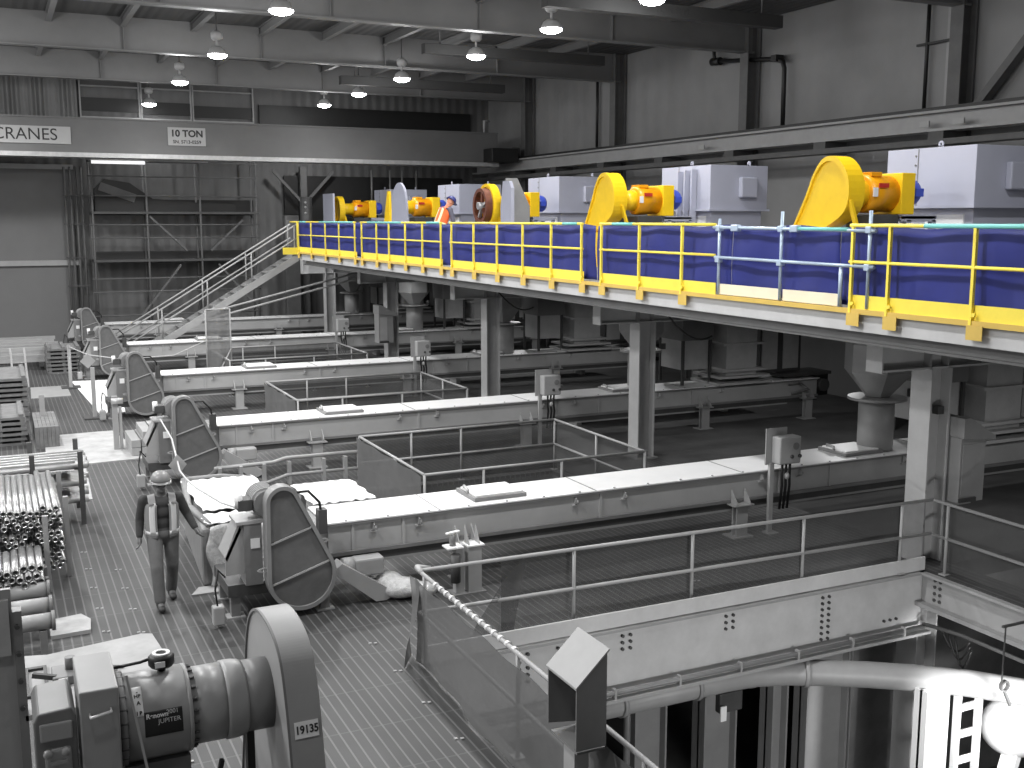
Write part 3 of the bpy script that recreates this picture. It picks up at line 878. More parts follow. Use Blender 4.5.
def make_housings():
    yc = [14.2, 22.2, 30.1, 38.1, 46.0]
    lab = ['large pale grey housing nearest the camera at the right edge', 'pale grey housing with upright fins behind the scaffold tube railing', 'pale grey housing left of the big second yellow guard',
           'pale grey housing behind the bending worker', 'darker grey housing behind the farthest yellow drives']
    for k, y in enumerate(yc):
        x0, x1, y1 = 16.0, (18.6 if k == 0 else 17.75), y + 2.15
        t = thing('feeder_housing', lab[k], 'housing', (17, y + 1, 4.05), 'housings on the platform')
        b = MB().box(x0, x1, y, y1, 5.45, 6.54).build('upper_body', M_HOUS, t, 0.01)
        MB().box(x0 + 0.12, x1 - 0.1, y + 0.1, y1 - 0.1, 4.05, 5.45).build('base', M_HOUS, t)
        MB().box(x0 - 0.05, x1 + 0.05, y - 0.05, y1 + 0.05, 5.42, 5.47).build('flange', M_HOUS, t)
        for i in range(2):
            xx, yy = (x0 + 0.08, y + 0.9) if i == 0 else (x1 - 0.5, y + 0.12)
            l = MB()
            c = [(yy + 0.06 * math.cos(a), 6.6 + 0.06 * math.sin(a)) for a in [2 * PI * j / 14 for j in range(14)]]
            l.ring(c, inset(c, 0.45), 'x', xx - .012, xx + .012).box(xx - .012, xx + .012, yy - .05, yy + .05, 6.53, 6.57)
            l.build('lifting_lug', M_HOUS, t)
        p = MB().box(x0 + (.75 if k == 0 else .85), x0 + (1.25 if k == 0 else 1.35), y - 0.14, y, 5.75, 6.25).build('junction_box', M_HOUS, t, 0.03)
        m = MB()
        for j in range(6):
            m.cyl((x0 - 0.015, y + 1.42, 5.55 + .17 * j), (x0, y + 1.42, 5.55 + .17 * j), 0.02, n=8)
        m.build('rivet_row', M_GREYD, b)
        MB().box(x0 - .008, x0, y + 1.35, y + 1.37, 5.47, 6.53).build('panel_seam', M_GREYD, b)
        MB().box(x0 + 0.09, x0 + 0.12, y + 0.3, y + 1.2, 4.4, 5.3).build('access_plate', M_COVER, t)
        if k == 1:
            for i, dy in enumerate((0.55, 0.85, 1.15)):
                MB().box(x0 - 0.17, x0 - 0.02, y + dy, y + dy + 0.06, 4.05, 6.45 - .02 * i).build('fin', M_HOUS, t)

# ------------------------------------------------------------------ conveyor troughs
def make_troughs():
    for k, y in enumerate(BAY):
        t = thing('trough_conveyor', ['grey enclosed trough conveyor with white lid, beside the front railed pit', 'grey enclosed trough conveyor with white lid, second from the camera',
                  'grey enclosed trough conveyor with white lid, middle of the five', 'grey enclosed trough conveyor with white lid, fourth from the camera', 'farthest grey enclosed trough conveyor with white lid'][k],
                  'conveyor', (11, y + .45, 0), 'trough conveyors')
        y1 = y + 0.95
        b = MB().box(3.95, 19.6, y + 0.03, y1 - 0.03, 0.62, 1.03).build('trough_body', M_TROUGH, t)
        for x in (4.3, 5.05, 8.3, 11.8, 12.9, 15.6):
            MB().box(x - .02, x + .02, y + 0.005, y + 0.03, 0.62, 1.03).build('side_rib', M_TROUGH, b)
        MB().box(3.95, 19.6, y - 0.015, y1 + 0.015, 1.0, 1.03).build('rim_flange', M_GREYD, t)
        MB().box(3.92, 19.65, y - 0.02, y1 + 0.02, 1.035, 1.055).build('lid', M_COVER, t)
        for x in (5.6, 8.2, 11.0, 15.4):
            MB().box(x - .01, x + .01, y - 0.02, y1 + 0.02, 1.055, 1.059).build('lid_joint', M_GREYD, t)
        m = MB()
        x = 4.2
        while x < 19.4:
            m.cyl((x, y + 0.01, 1.055), (x, y + 0.01, 1.07), 0.018, n=6)
            x += 0.62
        o = m.build('lid_bolt_row', M_LGREY, t)
        o['kind'] = 'stuff'
        MB().box(3.95, 19.6, y - 0.03, y1 + .03, 0.57, 0.62).build('bottom_flange', M_GREYD, t)
        MB().box(3.95, 19.6, y - 0.0, y1, 0.46, 0.57).build('return_pan', M_DKST, t)
        MB().box(4.2, 18.6, y + 0.0, y + .05, 0.42, 0.46).build('lower_rail', M_MID, t)
        for x in (4.6, 5.28, 7.84, 8.72, 11.39, 12.22, 14.6, 16.5):
            m = MB()
            m.box(x - .05, x + .05, y - 0.01, y + 0.03, 0.85, 0.87).prism([(y - .06, .97), (y + .03, .99), (y + .03, .88), (y - .015, .88)], 'x', x - .008, x + .008)
            m.cyl((x, y - .03, .92), (x + .03, y - .03, .92), .03, n=10)
            m.build('lifting_lug', M_TROUGH, b)
        for x in (6.65, 13.8):
            w = 0.38
            h = MB().box(x - w, x + w, y + 0.2, y + 0.82, 1.06, 1.14).build('inspection_hatch', M_COVER, t, 0.008)
            MB().ring([(x - w - .05, y + .15), (x + w + .05, y + .15), (x + w + .05, y + .87), (x - w - .05, y + .87)],
                      [(x - w, y + .2), (x + w, y + .2), (x + w, y + .82), (x - w, y + .82)], 'z', 1.056, 1.115).build('hatch_frame', M_GREYD, h)
            MB().tube([(x - w - .02, y + .5, 1.1), (x - w - .02, y + .5, 1.17), (x - w + .02, y + .72, 1.17), (x - w + .02, y + .72, 1.1)], 0.018, n=8).build('hatch_handle', M_GALV, h)
        for x in (5.95, 10.9, 15.9, 19.2):
            lg = MB().box(x - .11, x + .11, y - 0.17, y - 0.14, 0.02, 0.54).box(x - .11, x + .11, y - .06, y - .03, 0.02, 0.54).box(x - .012, x + .012, y - .14, y - .06, .02, .54).build('leg', M_LGREY, t)
            MB().box(x - .2, x + .2, y - .22, y + .1, 0.0, 0.02).build('foot_plate', M_LGREY, lg)
            MB().box(x - .2, x + .2, y - 0.22, y - .005, 0.54, 0.56).build('saddle', M_COVER if k == 0 and x < 7 else M_LGREY, lg)
            for xx in (x - .13, x + .13):
                MB().prism([(y - .2, .565), (y - .2, .6), (y - .035, .8), (y - .035, .565)], 'x', xx - .008, xx + .008).build('gusset', M_TROUGH, lg)
        # tail end with shaft and motor
        tl = MB().box(19.6, 20.05, y + .1, y + .85, 0.55, 1.15).build('tail_frame', M_BLACK, t, 0.02)
        MB().cyl((19.8, y - .05, 0.85), (19.8, y + .1, .85), .17).build('bearing', M_DKST, tl)
        MB().box(18.5, 20.1, y + .05, y + .9, 1.12, 1.2).build('tail_cover', M_DKST, t)
        MB().tube([(18.6, y - .05, .95), (18.9, y - .12, 1.0), (19.2, y - .12, .8), (18.7, y - .06, .7)], .03, n=8).build('cable', M_GREYD, t)

    t = thing('valve_stand', 'pale twin post stand with small valve handles before the nearest trough', 'stand', (5.75, 13.5, 0))
    MB().box(5.56, 5.68, 13.45, 13.57, .02, .68).build('post', M_LGREY, t)
    MB().box(5.74, 5.94, 13.42, 13.6, .02, .68).build('post', M_LGREY, t)
    MB().box(5.5, 6.0, 13.38, 13.66, 0, .02).build('base_plate', M_GREYD, t)
    MB().box(5.42, 5.66, 13.4, 13.62, .68, .7).build('cap_plate', M_COVER, t)
    MB().box(5.72, 5.98, 13.4, 13.62, .68, .7).build('cap_plate', M_COVER, t)
    v = MB().cyl((5.54, 13.52, .7), (5.54, 13.52, .86), .045).build('valve_body', M_GREYD, t)
    MB().bar((5.44, 13.52, .88), (5.64, 13.52, .9), .05, .02).build('valve_handle', M_COVER, v)
    MB().cyl((5.54, 13.42, .2), (5.54, 13.42, .6), .07).build('valve_body', M_DKST, t)
    for xx in (5.76, 5.92):
        MB().prism([(13.44, .7), (13.6, .7), (13.6, .95)], 'x', xx - .008, xx + .008).build('gusset', M_LGREY, t)
    # control boxes on posts in front of the troughs
    xs = [11.7, 11.45, 11.35, 11.3]
    for k in range(4):
        x, y = xs[k], BAY[k] - 0.16
        t = thing('control_box', 'grey control box on a post against the trough ' + ORD[k], 'control box', (x, y, 0), 'control boxes')
        MB().box(x - .33, x + .1, y + .03, y + .05, 1.17, 1.78).build('back_plate', M_MID, t)
        b = MB().box(x - .22, x + .22, y - .2, y + .03, 1.2, 1.66).build('enclosure', M_LGREY, t, 0.025)
        MB().cyl((x + .1, y - .22, 1.5), (x + .1, y - .2, 1.5), .06).build('dial', M_GREYD, b)
        for xx in (.02, .18):
            MB().cyl((x + xx, y - .23, 1.33), (x + xx, y - .2, 1.33), .03).build('push_button', M_DKST, b)
        MB().box(x - .25, x - .17, y + .0, y + .06, 0.02, 1.2).build('post', M_LGREY, t)
        MB().box(x - .3, x - .1, y - .1, y + .1, 0, .02).build('base_plate', M_MID, t)
        for i in range(3):
            xx = x - .05 + .08 * i
            MB().tube([(xx, y - .06, 1.2), (xx - .02, y - .08, 1.0), (xx + .03, y - .03, .8), (xx, y - .02, .4)], .022, n=8).build('cable', M_BLACK, t)
        MB().ell((x + .02, y - .1, .98), .045, .04, .06).build('gland', M_LGREY, t)

def teardrop(x1, z1, r1, x2, z2, r2, n=20):
    """outline around two circles (upper small, lower big), in x-z"""
    d = math.hypot(x2 - x1, z2 - z1)
    base = math.atan2(z1 - z2, x1 - x2)
    phi = math.acos((r2 - r1) / d)
    pts = []
    for i in range(n + 1):
        a = base + phi + (2 * PI - 2 * phi) * i / n
        pts.append((x2 + r2 * math.cos(a), z2 + r2 * math.sin(a)))
    for i in range(n + 1):
        a = base - phi + 2 * phi * i / n
        pts.append((x1 + r1 * math.cos(a), z1 + r1 * math.sin(a)))
    return pts

def make_head_drives():
    for k, yt in enumerate(BAY):
        y = yt - 0.5
        t = thing('chain_drive', 'conveyor head drive with dark teardrop guard, ' + ['nearest the camera by the heaped white bin', 'second back, behind the walking person', 'third of the row', 'fourth of the row', 'farthest of the row'][k],
                  'machine', (3.3, y + .3, 0), 'head drives with teardrop guards')
        out = teardrop(3.19, 1.57, .22, 3.42, .55, .46)
        inn = teardrop(3.19, 1.57, .17, 3.42, .55, .41)
        g = MB().ring(out, inn, 'y', y - .1, y + .12).build('guard_rim', M_GUARDR, t)
        MB().prism(inn, 'y', y - .06, y - .03).build('guard_face', M_GUARDF, g)
        MB().bar((3.0, y - .07, 1.02), (3.56, y - .07, 1.2), .03, .02).bar((2.98, y - .07, .46), (3.8, y - .07, .72), .03, .02).build('stiffening_bar', M_LGREY, g)
        for p in ((3.74, .98), (2.94, .68)):
            MB().ring([(p[0] + .06 * math.cos(a) * (1 if p[0] > 3 else 1.6), p[1] + .03 * math.sin(a)) for a in [2 * PI * i / 12 for i in range(12)]],
                      [(p[0] + .035 * math.cos(a) * (1 if p[0] > 3 else 1.6), p[1] + .015 * math.sin(a)) for a in [2 * PI * i / 12 for i in range(12)]], 'y', y - .02, y + .0).build('latch', M_LGREY, g)
        m = MB().cyl((3.03, y + .12, 1.53), (3.03, y + .62, 1.53), .17, n=20).build('motor', M_GREYD, t)
        for i in range(6):
            MB().cyl((3.03, y + .2 + .065 * i, 1.53), (3.03, y + .225 + .065 * i, 1.53), .2, n=20).build('cooling_fin', M_GREY, m)
        MB().box(2.66, 2.85, y + .15, y + .4, 1.45, 1.6).build('terminal_box', M_DKST, m, .01)
        MB().cyl((2.68, y + .2, 1.5), (2.68, y + .2, 1.68), .05, n=10).build('stop_button', M_REFL, t)
        MB().box(2.62, 3.1, y + .13, y + .6, 1.28, 1.32).build('motor_plate', M_GREY, t)
        MB().box(2.72, 2.95, y + .14, y + .5, .45, 1.28).build('stand', M_GREYD, t)
        MB().prism([(2.65, 1.27), (2.72, 1.27), (2.72, .6), (2.48, .6), (2.48, .85)], 'y', y + .2, y + .23).build('side_gusset', M_GREY, t)
        MB().prism([(2.48, .84), (2.68, 1.25), (2.7, 1.2), (2.5, .79)], 'y', y + .2, y + .7).build('sloped_cover', M_GREY, t)
        MB().box(2.8, 2.92, y + .125, y + .135, .95, 1.08).build('white_label', M_WHITE, t)
        MB().box(2.5, 3.9, y + .2, y + 1.2, .3, .46).build('base_frame', M_DKST, t)
        for x, yy in ((2.6, y + .3), (3.75, y + .1), (3.75, y + 1.1), (2.6, y + 1.1)):
            lg = MB().box(x - .06, x + .06, yy - .06, yy + .06, .02, .4).build('leg', M_GREYD, t)
            MB().box(x - .12, x + .12, yy - .1, yy + .1, 0, .02).build('foot_plate', M_GREY, lg)
        MB().box(3.7, 3.97, y + .55, y + 1.4, .5, 1.02).build('head_box', M_GREYD, t)
        MB().tube([(3.35, y + .2, 1.62), (3.6, y + .2, 1.62), (3.75, y + .2, 1.45), (3.78, y + .2, 1.2)], .018, n=8).build('cable', M_BLACK, t)
        MB().box(3.72, 3.84, y + .15, y + .3, 1.02, 1.35).build('limit_switch', M_DKST, t)
        if k < 2:
            MB().prism([(3.85, .52), (3.98, .62), (4.75, .1), (4.6, .02), (4.45, .02)], 'y', y - .02, y + .25).build('sloped_chute', M_GREY, t)
            MB().box(4.2, 4.62, y + .1, y + .35, .35, .6).build('gear_case', M_LGREY, t, .03)
            MB().cyl((4.05, y + .22, .5), (4.2, y + .22, .5), .12).build('chute_roller', M_GREY, t)
        MB().tube([(2.45, y + .1, .62), (2.35, y + .05, .75), (2.3, y, .5), (2.32, y - .05, .22)], .012, n=8).build('hose', M_BLACK, t)
        MB().box(2.25, 2.4, y - .1, y + .05, .05, .3).build('pedal_box', M_GREY, t, .02)

# ------------------------------------------------------------------ under the platform
def make_underdeck():
    for k, y in enumerate(BAY):
        w = ['above the nearest trough', 'above the second trough', 'above the middle trough', 'above the fourth trough', 'above the farthest trough'][k]
        yc = y + .48
        t = thing('feed_chute', 'square flanged feed chute under the platform, ' + w, 'chute', (18, yc, 1.06), 'square feed chutes')
        MB().box(16.65, 17.6, yc - .42, yc + .42, 1.2, 3.6).build('duct', M_CHUTE, t)
        for z, g in ((1.06, .35), (1.22, .3), (1.38, .22), (2.05, .18), (3.2, .12)):
            MB().box(16.65 - g, 17.6 + g, yc - .42 - g * .6, yc + .42 + g * .6, z, z + .06).build('flange', M_CHUTE, t)
        t = thing('round_chute', 'round chute with a six sided funnel under the platform, ' + w, 'chute', (14.4, yc, 1.06), 'round feed chutes')
        MB().cyl((14.35, yc, 1.065), (14.35, yc, 1.98), .32, n=20).build('lower_pipe', M_MID, t)
        MB().cyl((14.35, yc, 1.98), (14.35, yc, 2.03), .52, n=20).build('flange', M_MID, t)
        m = MB()
        m.loft([[Vector((14.35 + r * math.cos(a), yc + r * math.sin(a), z)) for a in [PI / 3 * i for i in range(6)]] for r, z in ((.22, 2.04), (.62, 2.5), (.62, 3.0), (.3, 3.5))], smooth=False)
        m.build('funnel', M_MID, t)
        MB().cyl((14.75, yc - .4, 2.06), (14.75, yc - .4, 2.2), .06, n=8).build('clamp', M_DKST, t)
        t = thing('dust_box', 'dark box with a sloping lid under the platform, ' + w, 'box', (16, yc + .2, 0), 'dark boxes under the deck')
        MB().prism([(15.45, 2.2), (15.45, 2.75), (15.65, 2.95), (16.4, 2.95), (16.4, 2.2)], 'y', yc - .2, yc + .9).build('lid', M_GREYD, t)
        MB().box(15.5, 16.35, yc - .1, yc + .85, 1.45, 2.2).build('pale_panel', M_CHUTE, t)
        m = MB()
        for xx in (15.47, 16.3):
            for yy in (yc - .15, yc + .85):
                MB().box(xx, xx + .07, yy - .03, yy + .03, 1.065, 2.2).build('leg', M_DKST, t)
        t = thing('filter_cabinet', 'pale twin panel cabinet under the platform, ' + w, 'cabinet', (18.6, yc, 1.2), 'cabinets under the deck')
        MB().box(18.0, 19.35, yc - .05, yc + .42, 1.22, 2.9).build('body', M_DKST, t)
        for xx in (18.05, 18.75):
            MB().box(xx, xx + .5, yc - .08, yc - .05, 1.3, 2.6).build('pale_panel', M_CHUTE, t)
        tag(MB().box(12.98, 18.2, y + 1.6, y + 2.2, .25, .55).box(13.2, 13.35, y + 1.65, y + 2.15, 0, .25).box(17.8, 17.95, y + 1.65, y + 2.15, 0, .25).build('low_bench', M_GREY), 'low grey bench in the gloom behind the trough ' + ORD[k], 'bench', 'benches under the platform')
    t = thing('cable_tray', 'grey cable tray hung beneath the platform deck', 'cable tray', (14, 25, 3.3))
    MB().box(13.6, 14.0, 2, 39, 3.3, 3.32).box(13.6, 13.62, 2, 39, 3.32, 3.45).box(13.98, 14.0, 2, 39, 3.32, 3.45).build('tray', M_MID, t)
    for y in (6, 14, 22, 30, 38):
        MB().bar((13.58, y, 3.45), (13.58, y, 3.66), .04).build('hanger', M_MID, t)
    for i, (y, l) in enumerate(((17.0, 'near the second column'), (24.6, 'near the third column'))):
        tag(MB().tube([(11.2 + 1.1 * u, y - .12 * u, 3.62 - .75 * math.sin(u * 1.9) + .1 * u) for u in [q / 10 for q in range(11)]], .018, n=8).build('loose_cable', M_BLACK), 'black cable drooping from the platform edge ' + l, 'cable')
    # boxes with sloping roofs hung on columns
    for y, l in ((11.75, 'nearest column'), (36.05, 'fourth column')):
        dx = 0 if y < 20 else -1.0
        t = thing('heater_box', 'pale box with a sloping hood fixed to the ' + l, 'heater', (13.3 + dx, y, 1.0))
        x0 = 12.96 + dx
        MB().box(x0, x0 + .52, y - .3, y + .2, .95, 1.95).build('casing', M_LGREY, t)
        MB().prism([(x0 - .02, 2.26), (x0 + .1, 2.27), (x0 + .66, 1.95), (x0 + .64, 1.9), (x0 - .02, 1.96)], 'y', y - .36, y + .26).build('hood', M_MID, t)
        MB().box(x0 + .04, x0 + .3, y - .31, y - .3, 1.05, 1.85).build('pale_door', M_EDGE if dx else M_LGREY, t)
        MB().box(x0, x0 + .35, y - .33, y - .3, .96, 1.02).build('lower_trim', M_DKST, t)

# ------------------------------------------------------------------ railings round the pits
def pipe_rail(t, p, q, mat, posts):
    p, q = Vector(p), Vector(q)
    d = q - p
    for h, nm in ((1.07, 'top_rail'), (0.55, 'mid_rail')):
        MB().cyl(p + Z * h, q + Z * h, .024, n=10).build(nm, mat, t)
    for f in posts:
        c = p + d * f
        pp = MB().cyl(c + Z * .0, c + Z * 1.07, .023, n=10).build('post', mat, t)
        MB().box(c.x - .06, c.x + .06, c.y - .06, c.y + .06, 0, .015).build('base_plate', mat, pp)

def net(t, p, q, z0=0.03, z1=1.07, sag=0.03, off=(0, 0), name='netting', mat=None, bulge=0.05):
    p, q = Vector(p), Vector(q)
    d = (q - p)
    nrm = Vector((-d.y, d.x, 0)).normalized()
    L = d.length
    o = Vector((off[0], off[1], 0))
    def fn(u, v):
        w = bulge * (math.sin(u * L * 2.3 + v) * (1 - v) + .5 * math.sin(u * L * 6.1 + v * 3) * (1 - v * .7))
        return p + o + d * u + nrm * w + Z * (z0 + (z1 - z0 - sag * math.sin(u * L * 3) ** 2) * v)
    MB().grid(fn, max(10, int(L * 8)), 10).build(name, mat or M_NET, t)

def make_pits():
    M_RAIL = M_LGREY
    # front pit
    t = thing('pit_railing', 'netted pipe railing on the far side of the front pit', 'railing', (8.3, 11.62, 0))
    pipe_rail(t, (4.34, 11.65, 0), (12.45, 11.45, 0), M_RAIL, (.256, .476, .704, .926))
    net(t, (5.45, 11.62, 0), (12.4, 11.45, 0), .02, 1.05, off=(0, .09), bulge=.03)
    MB().grid(lambda u, v: (4.95 + .6 * u + .2 * v * u, 11.6 - .05 * math.sin(u * 6), .02 + (1.03 * v) * (u ** .6)), 10, 10).build('torn_net_flap', M_NET, t)
    t = thing('pit_railing', 'netted pipe railing on the left side of the front pit, nearest the camera', 'railing', (4.3, 7, 0))
    pipe_rail(t, (4.34, 11.65, 0), (4.27, 2.5, 0), M_RAIL, (0.02, .3, .55, .8))
    net(t, (4.32, 11.5, 0), (4.24, 2.5, 0), .02, 1.05, mat=M_NETL, off=(-.09, 0), bulge=.04)
    MB().grid(lambda u, v: (4.28 - .22 * (1 - v) * u - .04, 11.68 - .35 * u + .05 * math.sin(v * 7), .02 + 1.0 * v), 6, 10).build('gathered_net', M_NETL, t)
    MB().tube([(4.34, 11.55, 1.07), (4.36, 11.75, 1.07), (4.5, 11.68, 1.07)], .03, n=8).build('corner_bend', M_RAIL, t)
    m = MB()
    for i in range(14):
        yy = 11.1 - i * .16
        m.cyl((4.33, yy, 1.07), (4.33, yy - .05, 1.07), .034, n=8)
    m.build('cable_ties', M_REFL, t)['kind'] = 'stuff'
    t = thing('pit_railing', 'netted pipe railing on the right side of the front pit', 'railing', (12.45, 9, 0))
    pipe_rail(t, (12.42, 11.4, 0), (12.42, 2.5, 0), M_RAIL, (0.03, .3, .6, .9))
    net(t, (12.42, 11.3, 0), (12.42, 2.5, 0), .02, 1.05, off=(.09, 0), bulge=.03)
    # girders lining the front pit
    t = thing('pit_girder', 'pale bolted girder lining the far side of the front pit', 'girder', (8.3, 11.55, -.5))
    MB().box(4.35, 12.4, 11.52, 11.56, -.93, -.06).build('web', M_PITG, t)
    MB().box(4.35, 12.4, 11.4, 11.7, -.06, -.02).build('top_flange', M_MID, t)
    MB().box(4.35, 12.4, 11.3, 11.7, -.97, -.93).build('bottom_flange', M_LGREY, t)
    MB().box(4.35, 12.35, 11.44, 11.47, 0.0, .2).build('kick_plate', M_PITG, t)
    for (x, nc, nr) in ((5.6, 2, 5), (6.15, 2, 1), (7.1, 2, 3), (8.75, 2, 3), (10.45, 2, 8), (11.65, 3, 1)):
        zt = -.17 if nc == 2 else -.72
        for c in range(nc):
            for r in range(nr):
                MB().cyl((x + c * .12, 11.49, zt - r * .09), (x + c * .12, 11.525, zt - r * .09), .022, n=8).build('bolt', M_DKST, t)
    c = MB().cyl((4.4, 11.36, -.86), (12.3, 11.36, -.86), .035, n=10).build('conduit_run', M_GREYD, t)
    for i in range(7):
        x = 5.9 + i * 1.0
        MB().box(x - .015, x + .015, 11.32, 11.4, -.93, -.8).build('conduit_clamp', M_LGREY, c)
    t = thing('pit_girder', 'pale girder lining the right side of the front pit', 'girder', (12.4, 7, -.5))
    MB().box(12.38, 12.42, 1.5, 11.5, -.5, -.06).build('web', M_LGREY, t)
    MB().box(12.25, 12.5, 1.5, 11.5, -.56, -.5).box(12.25, 12.5, 1.5, 11.5, -.06, -.02).build('flange', M_MID, t)
    for r in range(4):
        for c in range(2):
            MB().cyl((12.36, 11.15 + .1 * c, -.12 - .1 * r), (12.385, 11.15 + .1 * c, -.12 - .1 * r), .025, n=8).build('bolt', M_DKST, t)
    MB().tube([(12.3, 11.35, -.82), (12.2, 11.1, -.75), (12.25, 10.6, -.72), (12.3, 9, -.74), (12.3, 3, -.74)], .03, n=8).build('conduit_run', M_DKST, t)
    t = thing('pit_girder', 'grey girder lining the left side of the front pit', 'girder', (4.3, 7, -.5))
    MB().box(4.3, 4.34, 1.5, 11.5, -.93, -.06).box(4.2, 4.45, 1.5, 11.5, -.97, -.93).build('web', M_MID, t)
    # the middle pits
    spec = [(16.2, 19.7, 'second pit, behind the nearest trough'), (24.35, 27.55, 'third pit, behind the second trough'), (32.3, 35.6, 'fourth pit, behind the middle trough')]
    for k, (y0, y1, l) in enumerate(spec):
        t = thing('pit_railing', 'netted pipe railing around the ' + l, 'railing', (8.2, (y0 + y1) / 2, 0), 'railings round the middle pits')
        A, B, C_, D = (6.15, y0, 0), (10.4, y0, 0), (10.4, y1, 0), (6.15, y1, 0)
        pipe_rail(t, A, B, M_MID, (.25, .6))
        pipe_rail(t, B, C_, M_MID, (0, .5))
        pipe_rail(t, C_, D, M_MID, (0, .5, .75))
        pipe_rail(t, D, A, M_LGREY, (0, .6, 1))
        net(t, A, B, off=(0, .06), bulge=.02)
        net(t, B, C_, off=(.06, 0), bulge=.02)
        net(t, C_, D, off=(0, .06), bulge=.02)
        net(t, D, A, off=(-.06, 0), bulge=.03, mat=M_NETL)
    t = thing('mesh_screen', 'tall pale wire mesh screen standing in front of the stairs', 'screen', (6, 33, 0))
    MB().grid(lambda u, v: (5.62 + .72 * u, 33.0 + .05 * math.sin(u * 9), .3 + 2.25 * v), 12, 6).build('mesh_sheet', M_NETLIGHT, t)
    for x in (5.62, 6.34):
        MB().cyl((x, 33.02, 0), (x, 33.02, 2.55), .025, n=8).build('post', M_MID, t)
    MB().cyl((5.62, 33.02, 2.55), (6.34, 33.02, 2.55), .02, n=8).build('head_bar', M_LGREY, t)
    MB().cyl((6.34, 33.0, 1.35), (5.7, 32.6, .35), .02, n=8).build('stay', M_LGREY, t)

def make_pit_contents():
    t = thing('pit_pipe', 'large pale pipe running along under the far girder of the front pit', 'pipe', (9, 11.5, -1.3))
    MB().tube([(4.4, 11.72, -1.19), (8.9, 11.72, -1.19), (9.4, 11.68, -1.19), (9.9, 11.52, -1.2), (10.4, 11.28, -1.21), (10.9, 11.0, -1.22), (11.4, 10.68, -1.23), (12.0, 10.2, -1.24), (12.45, 9.7, -1.25), (12.8, 9.1, -1.25), (13.1, 8.3, -1.25), (13.3, 7.4, -1.25)], .185, n=20).build('pipe_run', M_LGREY, t)
    for x in (7.2, 8.4, 9.35):
        MB().cyl((x - .03, 11.72, -1.19), (x + .03, 11.72, -1.19), .21, n=20).build('pipe_band', M_MID, t)
    MB().cyl((10.08, 11.43, -1.2), (10.14, 11.4, -1.2), .21, n=20).build('pipe_band', M_LGREY, t)
    cols = [(7.0, 12.9, .32, M_GREYD, 'dark slim'), (8.25, 12.7, .55, M_MID, 'streaked pale'), (9.5, 12.7, .6, M_MID, 'broad streaked'), (10.55, 12.6, .3, M_LGREY, 'narrow pale'), (11.5, 12.6, .85, M_LGREY, 'broad pale'), (12.15, 12.9, .25, M_GREY, 'thin grey')]
    for x, y, w, m, l in cols:
        c = thing('basement_column', l + ' column standing in the front pit below the pipe', 'column', (x, y, -5), 'columns in the front pit')
        MB().box(x - w / 2, x + w / 2, y - .02, y + .02, -5, -.1).build('face_plate', m, c)
        MB().box(x - w / 2, x - w / 2 + .03, y - .16, y + .16, -5, -.1).build('flange', m, c)
        MB().box(x + w / 2 - .03, x + w / 2, y - .16, y + .16, -5, -.1).build('flange', m, c)
    for x, l in ((7.75, 'left'), (13.2, 'right')):
        tag(MB().cyl((x, 12.4, -5), (x, 12.4, -.2), .05, n=10).build('basement_riser', M_GREYD), 'thin vertical riser pipe at the %s of the front pit' % l, 'pipe')
    t = thing('pit_valve', 'dark bracket with a small white tag hanging below the pit pipe', 'valve', (9.0, 11.85, -1.6))
    MB().box(8.9, 9.3, 11.78, 11.9, -1.75, -1.45).build('bracket', M_DKST, t, .02)
    MB().box(8.86, 8.96, 11.7, 11.72, -1.82, -1.6).build('paper_tag', M_WHITE, t)
    t = thing('wall_column', 'brightly lit flat white column in the front pit at the right', 'column', (11.55, 10.4, -5))
    MB().box(11.32, 11.75, 10.4, 10.44, -5, -1.3).build('face_plate', M_COVER, t)
    MB().box(11.32, 11.35, 10.3, 10.54, -5, -1.3).box(11.72, 11.75, 10.3, 10.54, -5, -1.3).build('flange', M_COVER, t)
    t = thing('lattice_post', 'white lattice ladder post beside the lit column in the pit', 'post', (12.1, 10.3, -5))
    for x in (11.92, 12.34):
        MB().box(x - .04, x + .04, 10.27, 10.35, -5, -1.45).build('stile', M_COVER, t)
    for i in range(9):
        MB().box(11.95, 12.31, 10.29, 10.33, -4.9 + .4 * i, -4.8 + .4 * i).build('rung', M_COVER, t)
    t = thing('vessel', 'glaringly lit rounded white vessel at the pit corner', 'vessel', (13.1, 10.3, -2.4))
    MB().ell((13.2, 10.3, -2.15), .62, .45, .46, 28, 16).build('shell', M_COVER, t)
    out = [(11.72 + .08 * math.cos(a), -.9 + .08 * math.sin(a)) for a in [2 * PI * i / 20 for i in range(20)]]
    t5 = thing('ring_hook', 'dark ring hook in front of the glaring pit pipe at the right', 'hook', (11.72, 9.4, -.9))
    MB().ring(out, inset(out, .68), 'y', 9.38, 9.43).build('ring', M_DKST, t5)
    MB().bar((11.72, 9.4, -.97), (11.85, 9.4, -1.2), .035).build('arm', M_DKST, t5)
    MB().bar((11.66, 9.4, -.82), (11.66, 9.4, -.06), .015).build('drop_rod', M_DKST, t5)
    MB().bar((11.6, 9.4, -.06), (12.42, 9.4, -.06), .03).build('support_bar', M_DKST, t5)
    MB().bar((13.0, 10.2, -2.4), (12.25, 10.0, -3.9), .22, .16).build('leg', M_COVER, t)
    for i in range(3):
        tag(MB().tube([(12.3 - .12 * i * u, 11.0 - .5 * u - .12 * i, -.8 - .22 * math.sin(PI * u) * (1 + .3 * i)) for u in [q / 12 for q in range(13)]], .016, n=8).build('loose_cable', M_BLACK),
            'black cable looping over the lit vessel at the pit corner', 'cable', 'cables over the lit vessel')

